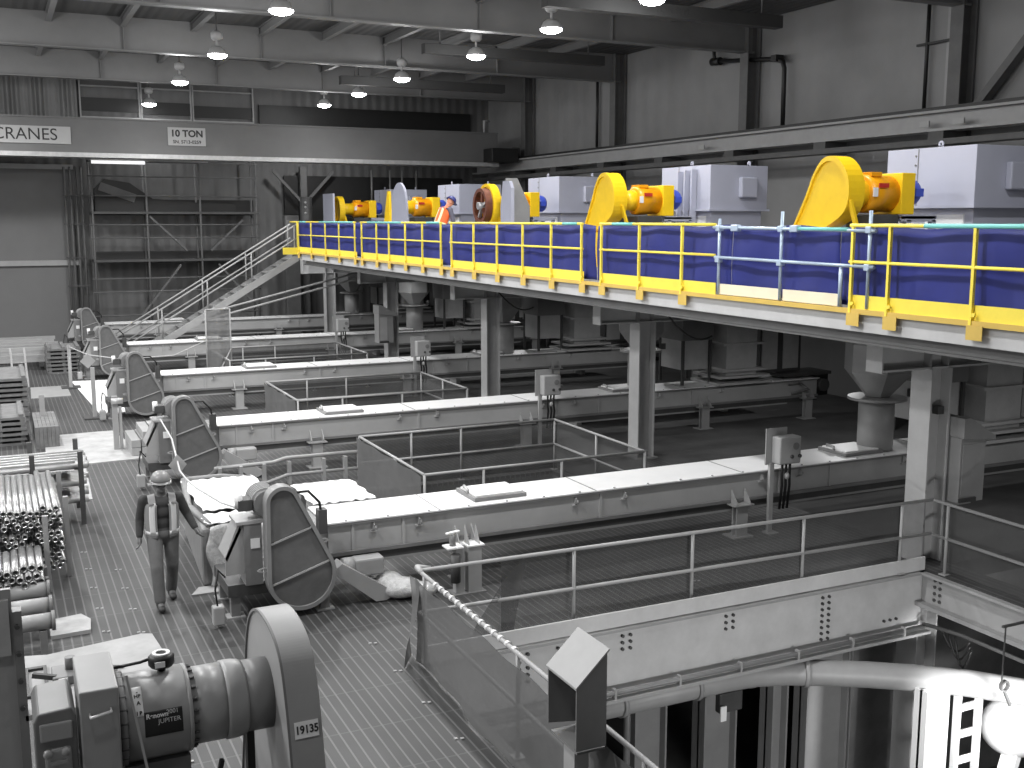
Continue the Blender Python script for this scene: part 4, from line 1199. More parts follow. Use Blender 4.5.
def make_hood():
    t = thing('vent_hood', 'grey slant topped vent hood on a post in front of the pit railing', 'hood', (3.98, 7.15, 0))
    x0, x1, y0, y1 = 3.85, 4.12, 6.9, 7.38
    zm, za, zb_ = 1.63, 1.885, 1.1
    MB().prism([(x0, zm), (x1, za), (x1, zb_), (x0, zb_)], 'y', y0, y0 + .012).build('side_wall', M_GREYD, t)
    MB().prism([(x0, zm), (x1, za), (x1, zb_), (x0, zb_ + .04)], 'y', y1 - .012, y1).build('side_wall', M_GREYD, t)
    MB().box(x1 - .012, x1, y0 + .012, y1 - .012, zb_, za - .012).build('back_wall', M_GREYD, t)
    MB().prism([(x0 - .012, zm), (x1 + .012, za + .02), (x1 + .012, za + .002), (x0 - .012, zm - .018)], 'y', y0 - .012, y1 + .012).build('sloped_top', M_LGREY, t)
    MB().box(x0 + .07, x0 + .2, y0 + .15, y0 + .33, 0.02, 1.06).build('post', M_LGREY, t)
    MB().box(x0 + .02, x1, y0 + .02, y1 - .02, 1.06, 1.08).build('top_plate', M_GREYD, t)
    MB().box(x0 - .05, x1 + .05, y0 - .05, y1 + .05, 0, .02).build('base_plate', M_MID, t)

# ------------------------------------------------------------------ foreground drive
def make_front_drive():
    t = thing('gearmotor_drive', 'large grey gearmotor with number plated belt guard in the bottom left corner', 'machine', (.8, 5.7, 0))
    y, zc = 5.6, 2.66
    g = MB().lathe([(0, .43), (.225, .43), (.225, .77), (0, .77)], (0, y, zc), X, 36).build('gearbox', M_GREY, t)
    MB().lathe([(0, .425), (.24, .425), (.24, .455), (0, .455)], (0, y, zc), X, 36).build('end_flange', M_GREYD, g)
    MB().lathe([(0, .755), (.226, .755), (.226, .775), (0, .775)], (0, y, zc), X, 36).build('joint_flange', M_GREY, g)
    for xx, rr in ((.44, .232), (.782, .208)):
        for i in range(22):
            a = 2 * PI * i / 22
            MB().cyl((xx - .018, y + rr * math.cos(a), zc + rr * math.sin(a)), (xx + .02, y + rr * math.cos(a), zc + rr * math.sin(a)), (.009 if xx < .5 else .007), n=8).build('flange_bolt', M_DKST, g)
    MB().lathe([(0, .77), (.2, .77), (.2, .965), (0, .965)], (0, y, zc), X, 32).build('motor_body', M_GREY, t)
    c = MB().lathe([(0, .955), (.207, .955), (.208, .975), (.206, 1.02), (.2, 1.05), (.192, 1.065), (0, 1.07)], (0, y, zc), X, 32).build('end_cap', M_GREY, t)
    MB().lathe([(0, 1.06), (.19, 1.06), (.19, 1.2), (0, 1.2)], (0, y, zc), X, 32).build('shaft_collar', M_GREYD, t)
    # labels on the gearbox
    def wrap(xa, xb, a0, a1, r):
        return lambda u, v: (xa + (xb - xa) * u, y - r * math.cos(a0 + (a1 - a0) * v), zc + r * math.sin(a0 + (a1 - a0) * v))
    MB().grid(wrap(.49, .535, math.radians(22), math.radians(62), .2265), 2, 12).build('white_label', M_WHITE, g, solid=.002)
    pl = MB().grid(wrap(.535, .72, math.radians(-6), math.radians(26), .2262), 2, 12).build('nameplate', M_INK, g, solid=.002)
    nt = math.radians(16)
    def on(a):
        a = math.radians(a)
        return y - .2285 * math.cos(a), zc + .2285 * math.sin(a), (PI / 2 - a, 0, 0)
    yy, zz, ro = on(20)
    text('Renown', .032, (.597, yy, zz), ro, M_WHITE, pl, bold=.001, extrude=.0005)
    yy, zz, ro = on(22)
    text('2001', .03, (.672, yy, zz), ro, M_REFL, pl, extrude=.0005)
    yy, zz, ro = on(12)
    text('JUPITER', .032, (.655, yy, zz), ro, M_REFL, pl, extrude=.0005)
    for (a, xx, s, ww) in ((54, .513, '-', 1), (48, .513, 'HB', 1), (39, .515, 'A', 1), (26, .515, 'I B', 1)):
        yy, zz, ro = on(a)
        text(s, .026, (xx, yy, zz), ro, M_INK, g, bold=.001, extrude=.0005)
    b = MB().lathe([(.02, .22), (.02, .25), (.058, .25), (.066, .262), (.066, .3), (.05, .315), (0, .315)], (.655, 5.6, zc), Z, 20).build('breather', M_BLACK, t)
    rr = [(.655 + .045 * math.cos(a), 5.6 + .045 * math.sin(a)) for a in [2 * PI * i / 20 for i in range(20)]]
    MB().ring(rr, [(.655 + .028 * math.cos(a), 5.6 + .028 * math.sin(a)) for a in [2 * PI * i / 20 for i in range(20)]], 'z', zc + .315, zc + .322).build('breather_ring', M_WHITE, b)
    MB().box(.615, .665, 5.53, 5.535, zc + .265, zc + .295).build('breather_label', M_WHITE, b)
    MB().tube([(.42, 5.62, 2.93), (.55, 5.6, 2.945), (.62, 5.6, 2.96)], .008, n=6).build('drain_wire', M_BLACK, t)
    # belt guard
    prof = smooth_poly([(5.55, 3.1), (5.25, 3.02), (5.12, 2.72), (5.03, 2.3), (4.93, 1.7), (4.93, 1.2), (5.3, .85), (6.1, .85), (6.45, 1.2), (6.42, 1.7), (6.22, 2.3), (6.12, 2.82), (5.9, 3.06)], 4)
    gd = MB().prism(prof, 'x', 1.2, 1.365).build('belt_guard', M_GREY, t)
    MB().ring(prof, inset(prof, .985), 'x', 1.188, 1.2).build('guard_lip', M_GREYD, gd)
    def surf(zq):
        best = 9
        for (a, b) in zip(prof, prof[1:] + prof[:1]):
            if (a[1] - zq) * (b[1] - zq) <= 0 and a[1] != b[1]:
                best = min(best, a[0] + (b[0] - a[0]) * (zq - a[1]) / (b[1] - a[1]))
        return best
    za, zb2 = 2.605, 2.685
    ya, yb = surf(za) - .005, surf(zb2) - .005
    npl = MB().add([(1.222, yb, zb2), (1.345, yb, zb2), (1.345, ya, za), (1.222, ya, za)], [(0, 1, 2, 3)]).build('number_plate', M_WHITE, gd, solid=.004)
    tl = math.atan2(yb - ya, zb2 - za)
    text('19135', .056, (1.284, (ya + yb) / 2 - .004, (za + zb2) / 2), (PI / 2 - tl, 0, 0), M_INK, npl, bold=.0014, sx=.86, extrude=.0006)
    # box with a handle, cast housing
    bx = MB().prism([(5.3, 1.7), (5.3, 2.96), (5.72, 2.99), (5.72, 1.7)], 'x', .235, .415).build('drive_cover', M_GREY, t, .008)
    MB().tube([(.28, 5.3, 2.845), (.28, 5.255, 2.845), (.375, 5.255, 2.86), (.375, 5.3, 2.86)], .006, n=8).build('cover_handle', M_REFL, bx)
    h = MB().prism([(.03, 1.9), (.03, 2.84), (.05, 2.88), (.2, 2.89), (.22, 2.84), (.22, 1.9)], 'y', 5.32, 5.7).build('cast_housing', M_GREYD, t, .01)
    MB().box(.055, .2, 5.305, 5.325, 2.74, 2.83).build('cast_panel', M_GREY, h, .008)
    MB().box(.07, .19, 5.3, 5.325, 2.56, 2.7).build('cast_panel', M_GREY, h, .012)
    for xx in (.085, .165):
        MB().lathe([(0, 0), (.02, 0), (.022, .02), (.012, .03), (0, .03)], (xx, 5.3, 2.69), -Y, 14).build('bearing_cap', M_GREY, h)
    MB().box(.09, .17, 5.285, 5.305, 2.63, 2.645).build('rib', M_LGREY, h)
    MB().box(.11, .15, 5.29, 5.32, 2.42, 2.53).build('rib', M_MID, h)
    for xx in (.08, .17):
        MB().cyl((xx, 5.25, 2.44), (xx, 5.36, 2.44), .035).build('bolt_head', M_LGREY, h)
    MB().bar((.455, 5.33, 3.0), (.535, 5.2, 2.45), .022, .012).build('guard_strap', M_LGREY, t)
    for xx in (.52, .575):
        MB().bar((xx, 5.16, 2.3), (xx + .01, 5.2, 2.5), .018, .03).build('strap_clip', M_REFL, t)
    # support frame
    f = MB()
    f.box(.1, 1.1, 5.3, 6.0, 1.6, 1.72)
    f.build('bed_plate', M_GREYD, t)
    MB().box(.44, .76, 5.45, 5.75, 1.72, 2.46).build('cradle', M_GREYD, t)
    for xx in (.15, 1.0):
        for yy in (5.4, 5.92):
            MB().box(xx - .05, xx + .05, yy - .05, yy + .05, 0, 1.6).build('leg', M_DKST, t)
    MB().bar((.9, 5.35, 2.45), (.72, 5.3, 1.72), .035, .02).build('strut', M_BLACK, t)
    MB().box(1.06, 1.1, 5.5, 5.56, 1.72, 2.5).build('strut', M_BLACK, t)
    # tools and oddments on the table plate
    t2 = thing('work_table', 'low pale plate table behind the foreground gearmotor', 'table', (.7, 6.7, 0))
    MB().prism([(.0, 5.98), (.42, 5.98), (.42, 6.2), (.72, 6.25), (.79, 6.5), (.76, 6.9), (.7, 6.93), (.14, 6.82), (.0, 6.86)], 'z', 2.57, 2.6).build('top', M_PLY, t2)
    for xx, yy in ((.12, 6.1), (.68, 6.32), (.68, 6.8), (.12, 6.7)):
        MB().box(xx - .03, xx + .03, yy - .03, yy + .03, 0, 2.57).build('leg', M_DKST, t2)
    MB().ring([(.01, 6.2), (.13, 6.2), (.13, 6.62), (.01, 6.62)], [(.03, 6.23), (.11, 6.23), (.11, 6.59), (.03, 6.59)], 'z', 2.6, 2.615).build('slot_frame', M_DKST, t2)
    t3 = thing('hand_tool', 'small clamp tool lying on the plate table behind the grey cover', 'tool', (.22, 6.4, 2.6))
    MB().prism([(.15, 6.3), (.26, 6.3), (.3, 6.4), (.26, 6.5), (.15, 6.5)], 'z', 2.6, 2.65).build('body', M_GREYD, t3, .008)
    MB().bar((.05, 6.38, 2.66), (.17, 6.34, 2.64), .026).build('handle', M_DKST, t3)
    MB().cyl((.25, 6.42, 2.65), (.25, 6.42, 2.72), .028).build('knob', M_GREYD, t3)
    MB().box(.18, .23, 6.292, 6.3, 2.61, 2.645).build('white_label', M_WHITE, t3)
    tag(MB().bar((.3, 6.5, 2.611), (.54, 6.42, 2.611), .02, .02).build('steel_rod', M_LGREY), 'pale rod lying across the plate table', 'rod')
    tag(MB().prism([(.34, 6.42), (.46, 6.3), (.5, 6.38), (.4, 6.45)], 'z', 2.6, 2.625).build('metal_offcut', M_GREYD), 'dark metal offcut beside the rod on the plate table', 'offcut')
    # plates on the floor and the side panel at the edge
    tag(MB().prism([(.35, 14.12), (.82, 14.15), (.85, 14.55), (.75, 14.8), (.35, 14.72)], 'z', 0, .05).build('steel_plate', M_PLY), 'small scuffed plate beside the rollers at the walkway edge', 'plate')
    t4 = thing('edge_frame', 'bolted grey frame plate cut off by the left picture edge', 'frame', (-.1, 6, 0))
    MB().box(-.5, -.03, 6.0, 6.03, 0, 3.3).build('plate', M_MID, t4)
    fl = MB().box(-.03, .015, 5.98, 6.06, 0, 3.18).build('flange', M_GREYD, t4)
    for z in (3.1, 2.95, 2.8, 2.65):
        MB().cyl((-.01, 5.96, z), (-.01, 5.98, z), .013, n=8).build('bolt_head', M_DKST, fl)
    MB().box(-.4, -.045, 5.97, 6.0, 2.95, 3.25).build('pale_panel', M_PLY, t4)
    # rollers
    for i, (yy, l) in enumerate(((14.95, 'rearmost'), (14.3, 'middle'), (13.7, 'nearest'))):
        r = thing('steel_roller', 'pale stubby roller at the left walkway edge, %s of three' % l, 'roller', (.15, yy, .35), 'stubby rollers')
        MB().cyl((-.1, yy, .4), (.36, yy, .4), .1, n=20).build('drum', M_MID, r)
        MB().cyl((.36, yy, .4), (.4, yy, .4), .12, n=20).build('collar', M_GREYD, r)
        for xx in (-.08, .22):
            MB().box(xx, xx + .08, yy - .1, yy + .1, 0, .31).build('cradle', M_GREYD, r)

# ------------------------------------------------------------------ left side stores
def make_stores():
    # steel pipes lying along the walkway, their open ends facing the camera
    rk = thing('pipe_rack', 'grey upright rack holding long steel pipes beside the walkway', 'rack', (.2, 17, 0))
    for x, y in ((-.5, 16.6), (.73, 16.7), (.73, 18.5), (-.5, 18.5), (.42, 16.08)):
        MB().box(x - .035, x + .035, y - .04, y + .04, 0, 1.1 if x == .42 else 1.2).build('upright', M_MID, rk)
    for y in (16.7, 18.5):
        MB().box(-.5, .73, y - .03, y + .03, .2, .245).build('arm', M_MID, rk)
    first = None
    r = .04
    for row in range(11):
        for i in range(12):
            x = -.36 + .086 * i + (.043 if row % 2 else 0)
            if x > .66 or (row in (4, 7) and i < 4):
                continue
            y0 = 16.4 + RNG.uniform(-.2, .12) - (.12 if i < 6 else 0)
            if first is None:
                first = tag(MB().hollow((0, 0, 0), (0, 2.5, 0), r, .01, 10).build('steel_pipe', M_PIPE), 'steel pipe in the rack with its open end facing the camera', 'pipe', 'pipes in the walkway rack')
                o = first
            else:
                o = first.copy()
                COL.objects.link(o)
            o.location = (x, y0, .246 + r + row * .0815)
    # lower bundle in front
    first = None
    bk = thing('pipe_cradle', 'low timber cradle under the shorter front pipes at the left edge', 'cradle', (0, 15.6, 0))
    for y in (15.3, 15.8):
        MB().box(-.7, .4, y - .05, y + .05, 0, .45).build('bearer', M_TIMB, bk)
    for row in range(3):
        for i in range(9):
            x = -.5 + .1 * i + (.05 if row % 2 else 0)
            if x > .32:
                continue
            if first is None:
                first = tag(MB().hollow((0, 0, 0), (0, 1.0, 0), .047, .012, 10).build('short_pipe', M_PIPE), 'shorter steel pipe on the low cradle at the left edge', 'pipe', 'short pipes on the cradle')
                o = first
            else:
                o = first.copy()
                COL.objects.link(o)
            o.location = (x, 15.0 + RNG.uniform(-.15, .08), .45 + .048 + row * .085)
    # pipes lying across, behind the rack
    rk = thing('pipe_rack', 'rack with posts holding bright pipes lying crosswise', 'rack', (0, 20, 0))
    for x in (-1.0, .37, 1.13):
        for y in (19.55, 20.75):
            MB().box(x - .04, x + .04, y - .04, y + .04, 0, 1.28).build('upright', M_DKST, rk)
    for z in (.3, .6, .9):
        for x in (-1.0, .37, 1.13):
            MB().box(x - .035, x + .035, 19.55, 20.75, z, z + .045).build('arm', M_DKST, rk)
    first = None
    for lev, (z0, n) in enumerate(((.345, 8), (.645, 8), (.945, 9))):
        for i in range(n):
            y = 19.68 + .118 * i
            if first is None:
                first = tag(MB().hollow((0, 0, 0), (3.4, 0, 0), .055, .01, 12).build('cross_pipe', M_GALV), 'bright steel pipe lying crosswise on the rear rack', 'pipe', 'pipes lying crosswise')
                o = first
            else:
                o = first.copy()
                COL.objects.link(o)
            o.location = (-2.2 + RNG.uniform(-.1, .1), y, z0 + .056)
    # loose pieces on top
    for i in range(5):
        y = 19.7 + .22 * i
        tag(MB().bar((-2.3, y, 1.075), (1.05 + .05 * i, y + .03, 1.075), .1, .04).build('flat_bar', M_GALV), 'bright flat bar on top of the crosswise pipes', 'bar', 'flat bars on the crosswise pipes')
    # stacked boards farther down the left edge
    def stack(x0, x1, y0, y1, n, th, label, group, mat, gap=.05, z0=0.0):
        first = None
        for i in range(n):
            m = MB().box(x0, x1, y0, y1, 0, th)
            m2 = MB()
            for xx in (x0 + .08, (x0 + x1) / 2, x1 - .08):
                m.box(xx - .05, xx + .05, y0 + .02, y1 - .02, th, th + gap)
            if first is None:
                first = tag(m.build('slatted_pallet', mat), label, 'pallet', group)
                o = first
            else:
                o = first.copy()
                COL.objects.link(o)
            o.location = (RNG.uniform(-.03, .03), RNG.uniform(-.05, .05), z0 + i * (th + gap + .002))
    stack(1.42, 2.5, 39.6, 41.4, 7, .07, 'slatted pallet in the stack by the far stanchion post', 'pallets in the far stack', M_TIMB, .06)
    stack(-.7, .45, 27.2, 29.4, 6, .06, 'slatted pallet in the near stack at the left edge', 'pallets in the near stack', M_TIMB, .06)
    stack(-.9, .6, 30.6, 33.2, 9, .07, 'slatted pallet in the tall stack at the left edge', 'pallets in the tall stack', M_TIMB, .06)
    first = None
    for i in range(6):
        if first is None:
            first = tag(MB().box(.62, .7, 26.6, 28.8, 0, .5).build('upright_board', M_TIMB), 'upright board leaning beside the near pallet stack', 'board', 'upright boards')
            o = first
        else:
            o = first.copy()
            COL.objects.link(o)
        o.location = (.085 * i, 0, 0)
    # heap of scrap beams far left
    for i in range(20):
        z = .335 + .125 * (i % 4)
        y = 41.2 + .95 * (i // 4) + .06 * (i % 4)
        tag(MB().bar((-1.8 + RNG.uniform(-.5, .5), y, z), (1.9 + RNG.uniform(-.6, .3), y + RNG.uniform(-.08, .08), z), .16, .12).build('steel_offcut', M_MID if i % 3 else M_LGREY),
            'loose steel length in the heap by the far door', 'steel', 'steel lengths by the far door')
    t = thing('trestle', 'dark trestle under the heap of steel by the far door', 'trestle', (0, 42, 0))
    for x in (-1.5, 1.3):
        MB().bar((x, 40.9, .2), (x, 45.6, .2), .15).build('runner', M_DKST, t)
        for y in (41.2, 45.2):
            MB().box(x - .08, x + .08, y - .08, y + .08, 0, .2).build('leg', M_DKST, t)
    t = thing('step_ladder', 'small pale step ladder standing by the left stores', 'ladder', (.5, 37, 0))
    for x in (.35, .75):
        MB().bar((x, 36.8, 0), (x - .05, 37.2, 1.2), .06, .04).build('stile', M_LGREY, t)
        MB().bar((x, 37.8, 0), (x - .05, 37.25, 1.2), .05, .03).build('back_leg', M_LGREY, t)
    for i in range(4):
        MB().box(.34, .74, 36.85 + .09 * i, 36.98 + .09 * i, .25 + .25 * i, .28 + .25 * i).build('tread', M_LGREY, t)
    t = thing('marker_post', 'plain grey post standing at the corner of the scuffed walkway board', 'post', (.85, 28.3, 0))
    MB().box(.79, .91, 28.24, 28.36, .02, 1.0).build('pole', M_MID, t)
    MB().box(.65, 1.05, 28.1, 28.5, 0, .02).build('base_plate', M_DKST, t)
    # floor sheets
    tag(MB().prism([(.75, 24.35), (2.85, 24.5), (2.4, 28.1), (.85, 28.05)], 'z', 0, .025).build('floor_board', M_PLY), 'scuffed pale board on the walkway behind the crosswise pipes', 'board')
    tag(MB().prism([(-1.6, 21.2), (1.4, 21.2), (1.5, 24.2), (-1.6, 24.2)], 'z', 0, .02).build('floor_board', M_PLY), 'pale board on the floor right behind the pipe rack', 'board')
    tag(MB().prism([(.75, 34.3), (1.85, 34.4), (1.85, 36.6), (.8, 36.6)], 'z', 0, .02).build('floor_board', M_MID), 'grey sheet on the walkway beside the ladder', 'board')
    tag(MB().prism([(2.35, 30.7), (3.0, 30.7), (3.4, 37.3), (2.05, 37.5)], 'z', 0, .02).build('floor_board', M_WHITE), 'bright white sheet on the floor beside the third drive', 'board')
    tag(MB().prism([(2.2, 15.0), (3.2, 15.0), (3.2, 15.25), (2.35, 15.3)], 'z', 0, .015).build('floor_board', M_PLY), 'pale strip on the floor below the poly wrapped bin', 'board')
    # stanchions with rope
    for i, (x, y, l) in enumerate(((2.18, 30.25, 'nearer'), (1.95, 36.1, 'farther'))):
        t = thing('stanchion', 'grey stanchion post on a square foot by the white sheet, ' + l + ' one', 'post', (x, y, 0), 'stanchions')
        MB().box(x - .28, x + .28, y - .28, y + .28, 0, .04).build('base_plate', M_DKST, t)
        MB().box(x - .05, x + .05, y - .05, y + .05, .04, 1.35).build('pole', M_LGREY, t)
    t = thing('stanchion', 'grey post with clamp fittings at the end of the second drive', 'post', (2.32, 25.7, 0))
    MB().box(2.22, 2.34, 25.64, 25.76, .02, 1.25).build('pole', M_MID, t)
    MB().box(2.36, 2.42, 25.64, 25.76, .02, 1.0).build('pole', M_MID, t)
    MB().box(2.1, 2.6, 25.5, 25.9, 0, .02).build('base_plate', M_LGREY, t)
    MB().cyl((2.2, 25.6, 1.15), (2.45, 25.6, 1.15), .07).build('clamp', M_GALV, t)
    t = thing('barrier_rope', 'pale barrier rope with a square tag between the first two drives', 'rope', (2.7, 18, 1))
    pts = [Vector(q) for q in ((2.7, 21.3, 1.42), (2.72, 20.0, 1.27), (2.6, 18.6, 1.16), (2.55, 18.0, 1.12), (2.52, 17.2, 1.17), (2.55, 16.4, 1.2), (2.7, 15.2, 1.24), (2.95, 14.05, 1.33))]
    MB().tube(pts, .016, n=6).build('rope_line', M_ROPE, t)
    c = pts[2]
    MB().prism([(c.x, c.z + .12), (c.x + .15, c.z - .06), (c.x, c.z - .25), (c.x - .15, c.z - .06)], 'y', c.y - .03, c.y - .02).build('square_tag', M_LGREY, t)
    t = thing('barrier_rope', 'pale barrier rope with a diamond tag beside the far stanchions', 'rope', (3, 33, 1))
    pts = [Vector((1.95, 36.1, 1.3)), Vector((2.4, 34.5, 1.2)), Vector((3.2, 33.0, 1.2)), Vector((4.6, 32.6, 1.28)), Vector((5.62, 32.9, 1.65))]
    MB().tube(pts, .016, n=6).build('rope_line', M_ROPE, t)
    c = Vector((2.35, 34.2, 1.05))
    MB().prism([(c.x, c.z + .22), (c.x + .22, c.z), (c.x, c.z - .22), (c.x - .22, c.z)], 'y', c.y - .02, c.y).build('diamond_tag', M_LGREY, t)
    # timbers by the second drive
    first = None
    for i, (x, y, z) in enumerate(((2.5, 24.75, .03), (2.72, 24.75, .03), (2.94, 24.75, .03), (2.5, 24.75, .21), (2.72, 24.8, .21), (2.94, 24.75, .21), (2.75, 24.75, .39), (2.98, 24.8, .39))):
        if first is None:
            first = tag(MB().box(0, .2, 0, 1.3, 0, .17).build('timber_block', M_LGREY, bevel=.008), 'squared grey timber stacked left of the second drive', 'timber', 'timbers by the second drive')
            o = first
        else:
            o = first.copy()
            COL.objects.link(o)
        o.location = (x, y, z)
    # ladder like rails lying between the first two troughs
    t = thing('guide_rail', 'pale ladder like guide rail lying between the first two troughs', 'rail', (5, 20.8, .3))
    MB().tube([(3.6, 20.9, .44), (4.4, 20.9, .45), (4.75, 20.88, .46), (5.0, 20.9, .52), (6.55, 20.95, .5)], .04, n=8).tube([(3.9, 20.75, .1), (4.6, 20.75, .1), (5.0, 20.8, .2), (6.6, 20.85, .18)], .035, n=8).build('rail_pair', M_MID, t)
    for x in (3.7, 4.1, 4.55, 5.05, 5.75, 6.2, 6.5):
        MB().box(x - .03, x + .03, 20.78, 20.92, 0.0, .46).build('rung', M_MID, t)
    # white corrugated sheets and bin
    t = thing('storage_bin', 'open bin heaped with bright white corrugated sheet beside the walking person', 'bin', (3, 16.6, 0))
    MB().prism([(2.42, 15.3), (3.75, 15.3), (3.75, 17.9), (2.6, 18.1)], 'z', 0, .86).build('body', M_BIN, t, .06)
    MB().tube([(2.55, 15.35, .88), (2.44, 16.5, .9), (2.62, 18.05, .93), (3.2, 18.0, .96), (3.72, 17.8, .92)], .05, n=8).build('liner_rim', M_BIN, t)
    MB().grid(lambda u, v: (2.5 + 1.2 * u + .04 * math.sin(v * 8), 15.27 - .05 * math.sin(u * 5) - .1 * (1 - v), .04 + .84 * v + .04 * math.sin(u * 9)), 16, 10).build('poly_wrap', M_POLY, t, solid=.02)
    def wav(x0, x1, y0, y1, z, amp, pitch):
        return lambda u, v: (x0 + (x1 - x0) * u + .02 * math.sin(v * 17), y0 + (y1 - y0) * v + .03 * math.sin(u * 30), z + amp * math.sin((x0 + (x1 - x0) * u) * 2 * PI / pitch))
    for (b, l) in (((2.55, 3.7, 15.9, 17.9, .96, .007, .16), 'large white corrugated sheet on the open bin'), ((2.5, 3.6, 15.3, 15.85, .92, .012, .2), 'crumpled white corrugated strip at the near edge of the bin'),
                   ((4.0, 4.95, 15.12, 16.4, 1.08, .006, .14), 'flat white corrugated sheet beside the lid of the nearest trough')):
        tag(MB().grid(wav(*b), 60, 12).build('corrugated_sheet', M_WHITE, solid=.012), l, 'sheet')
    tr = thing('sheet_trestle', 'grey trestle holding up the white sheet behind the nearest trough', 'trestle', (4.8, 16, 0))
    for y in (15.5, 16.5):
        MB().box(4.1, 4.9, y - .04, y + .04, .98, 1.06).build('bearer', M_GREY, tr)
        for x in (4.2, 4.8):
            MB().box(x - .04, x + .04, y - .04, y + .04, 0, .98).build('leg', M_GREY, tr)
    tag(MB().prism([(3.55, 22.9), (4.2, 23.2), (4.7, 22.6), (4.0, 22.4)], 'z', .98, 1.0).build('paper_sheet', M_WHITE), 'white paper lying behind the second teardrop guard', 'paper') if False else None
    tag(MB().grid(lambda u, v: (3.75 + .85 * u, 24.6 + .9 * v, .05 + .08 * math.sin(u * 3 + v * 2)), 6, 6).build('white_rag', M_WHITE, solid=.02), 'crumpled white sheet on the floor behind the second drive', 'sheet')
    # crumpled white bag under the nearest trough
    bag = MB()
    bag.ell((4.85, 13.7, .14), .3, .24, .14, 12, 7).ell((5.1, 13.55, .12), .22, .18, .11, 12, 7).ell((4.7, 13.85, .2), .22, .16, .15, 12, 7)
    tag(bag.build('dust_sack', M_POLY, remesh=.03), 'crumpled pale sack on the grating under the nearest trough', 'sack')
    t = thing('crossing_pipe', 'pale twin pipes sloping across below the far end of the platform', 'pipe', (9, 37, 2.3))
    MB().cyl((6.4, 38.0, 2.0), (12.4, 38.0, 3.42), .035, n=8).build('upper_pipe', M_LGREY, t)
    MB().cyl((6.4, 38.0, 1.78), (12.5, 38.0, 3.24), .035, n=8).build('lower_pipe', M_LGREY, t)

# ------------------------------------------------------------------ people
def capsule(m, p, q, r, r2, n=12):
    p, q = Vector(p), Vector(q)
    m.cyl(p, q, r, r2, n=n)
    m.ell(p, r, r, r, 12, 8)
    m.ell(q, r2, r2, r2, 12, 8)

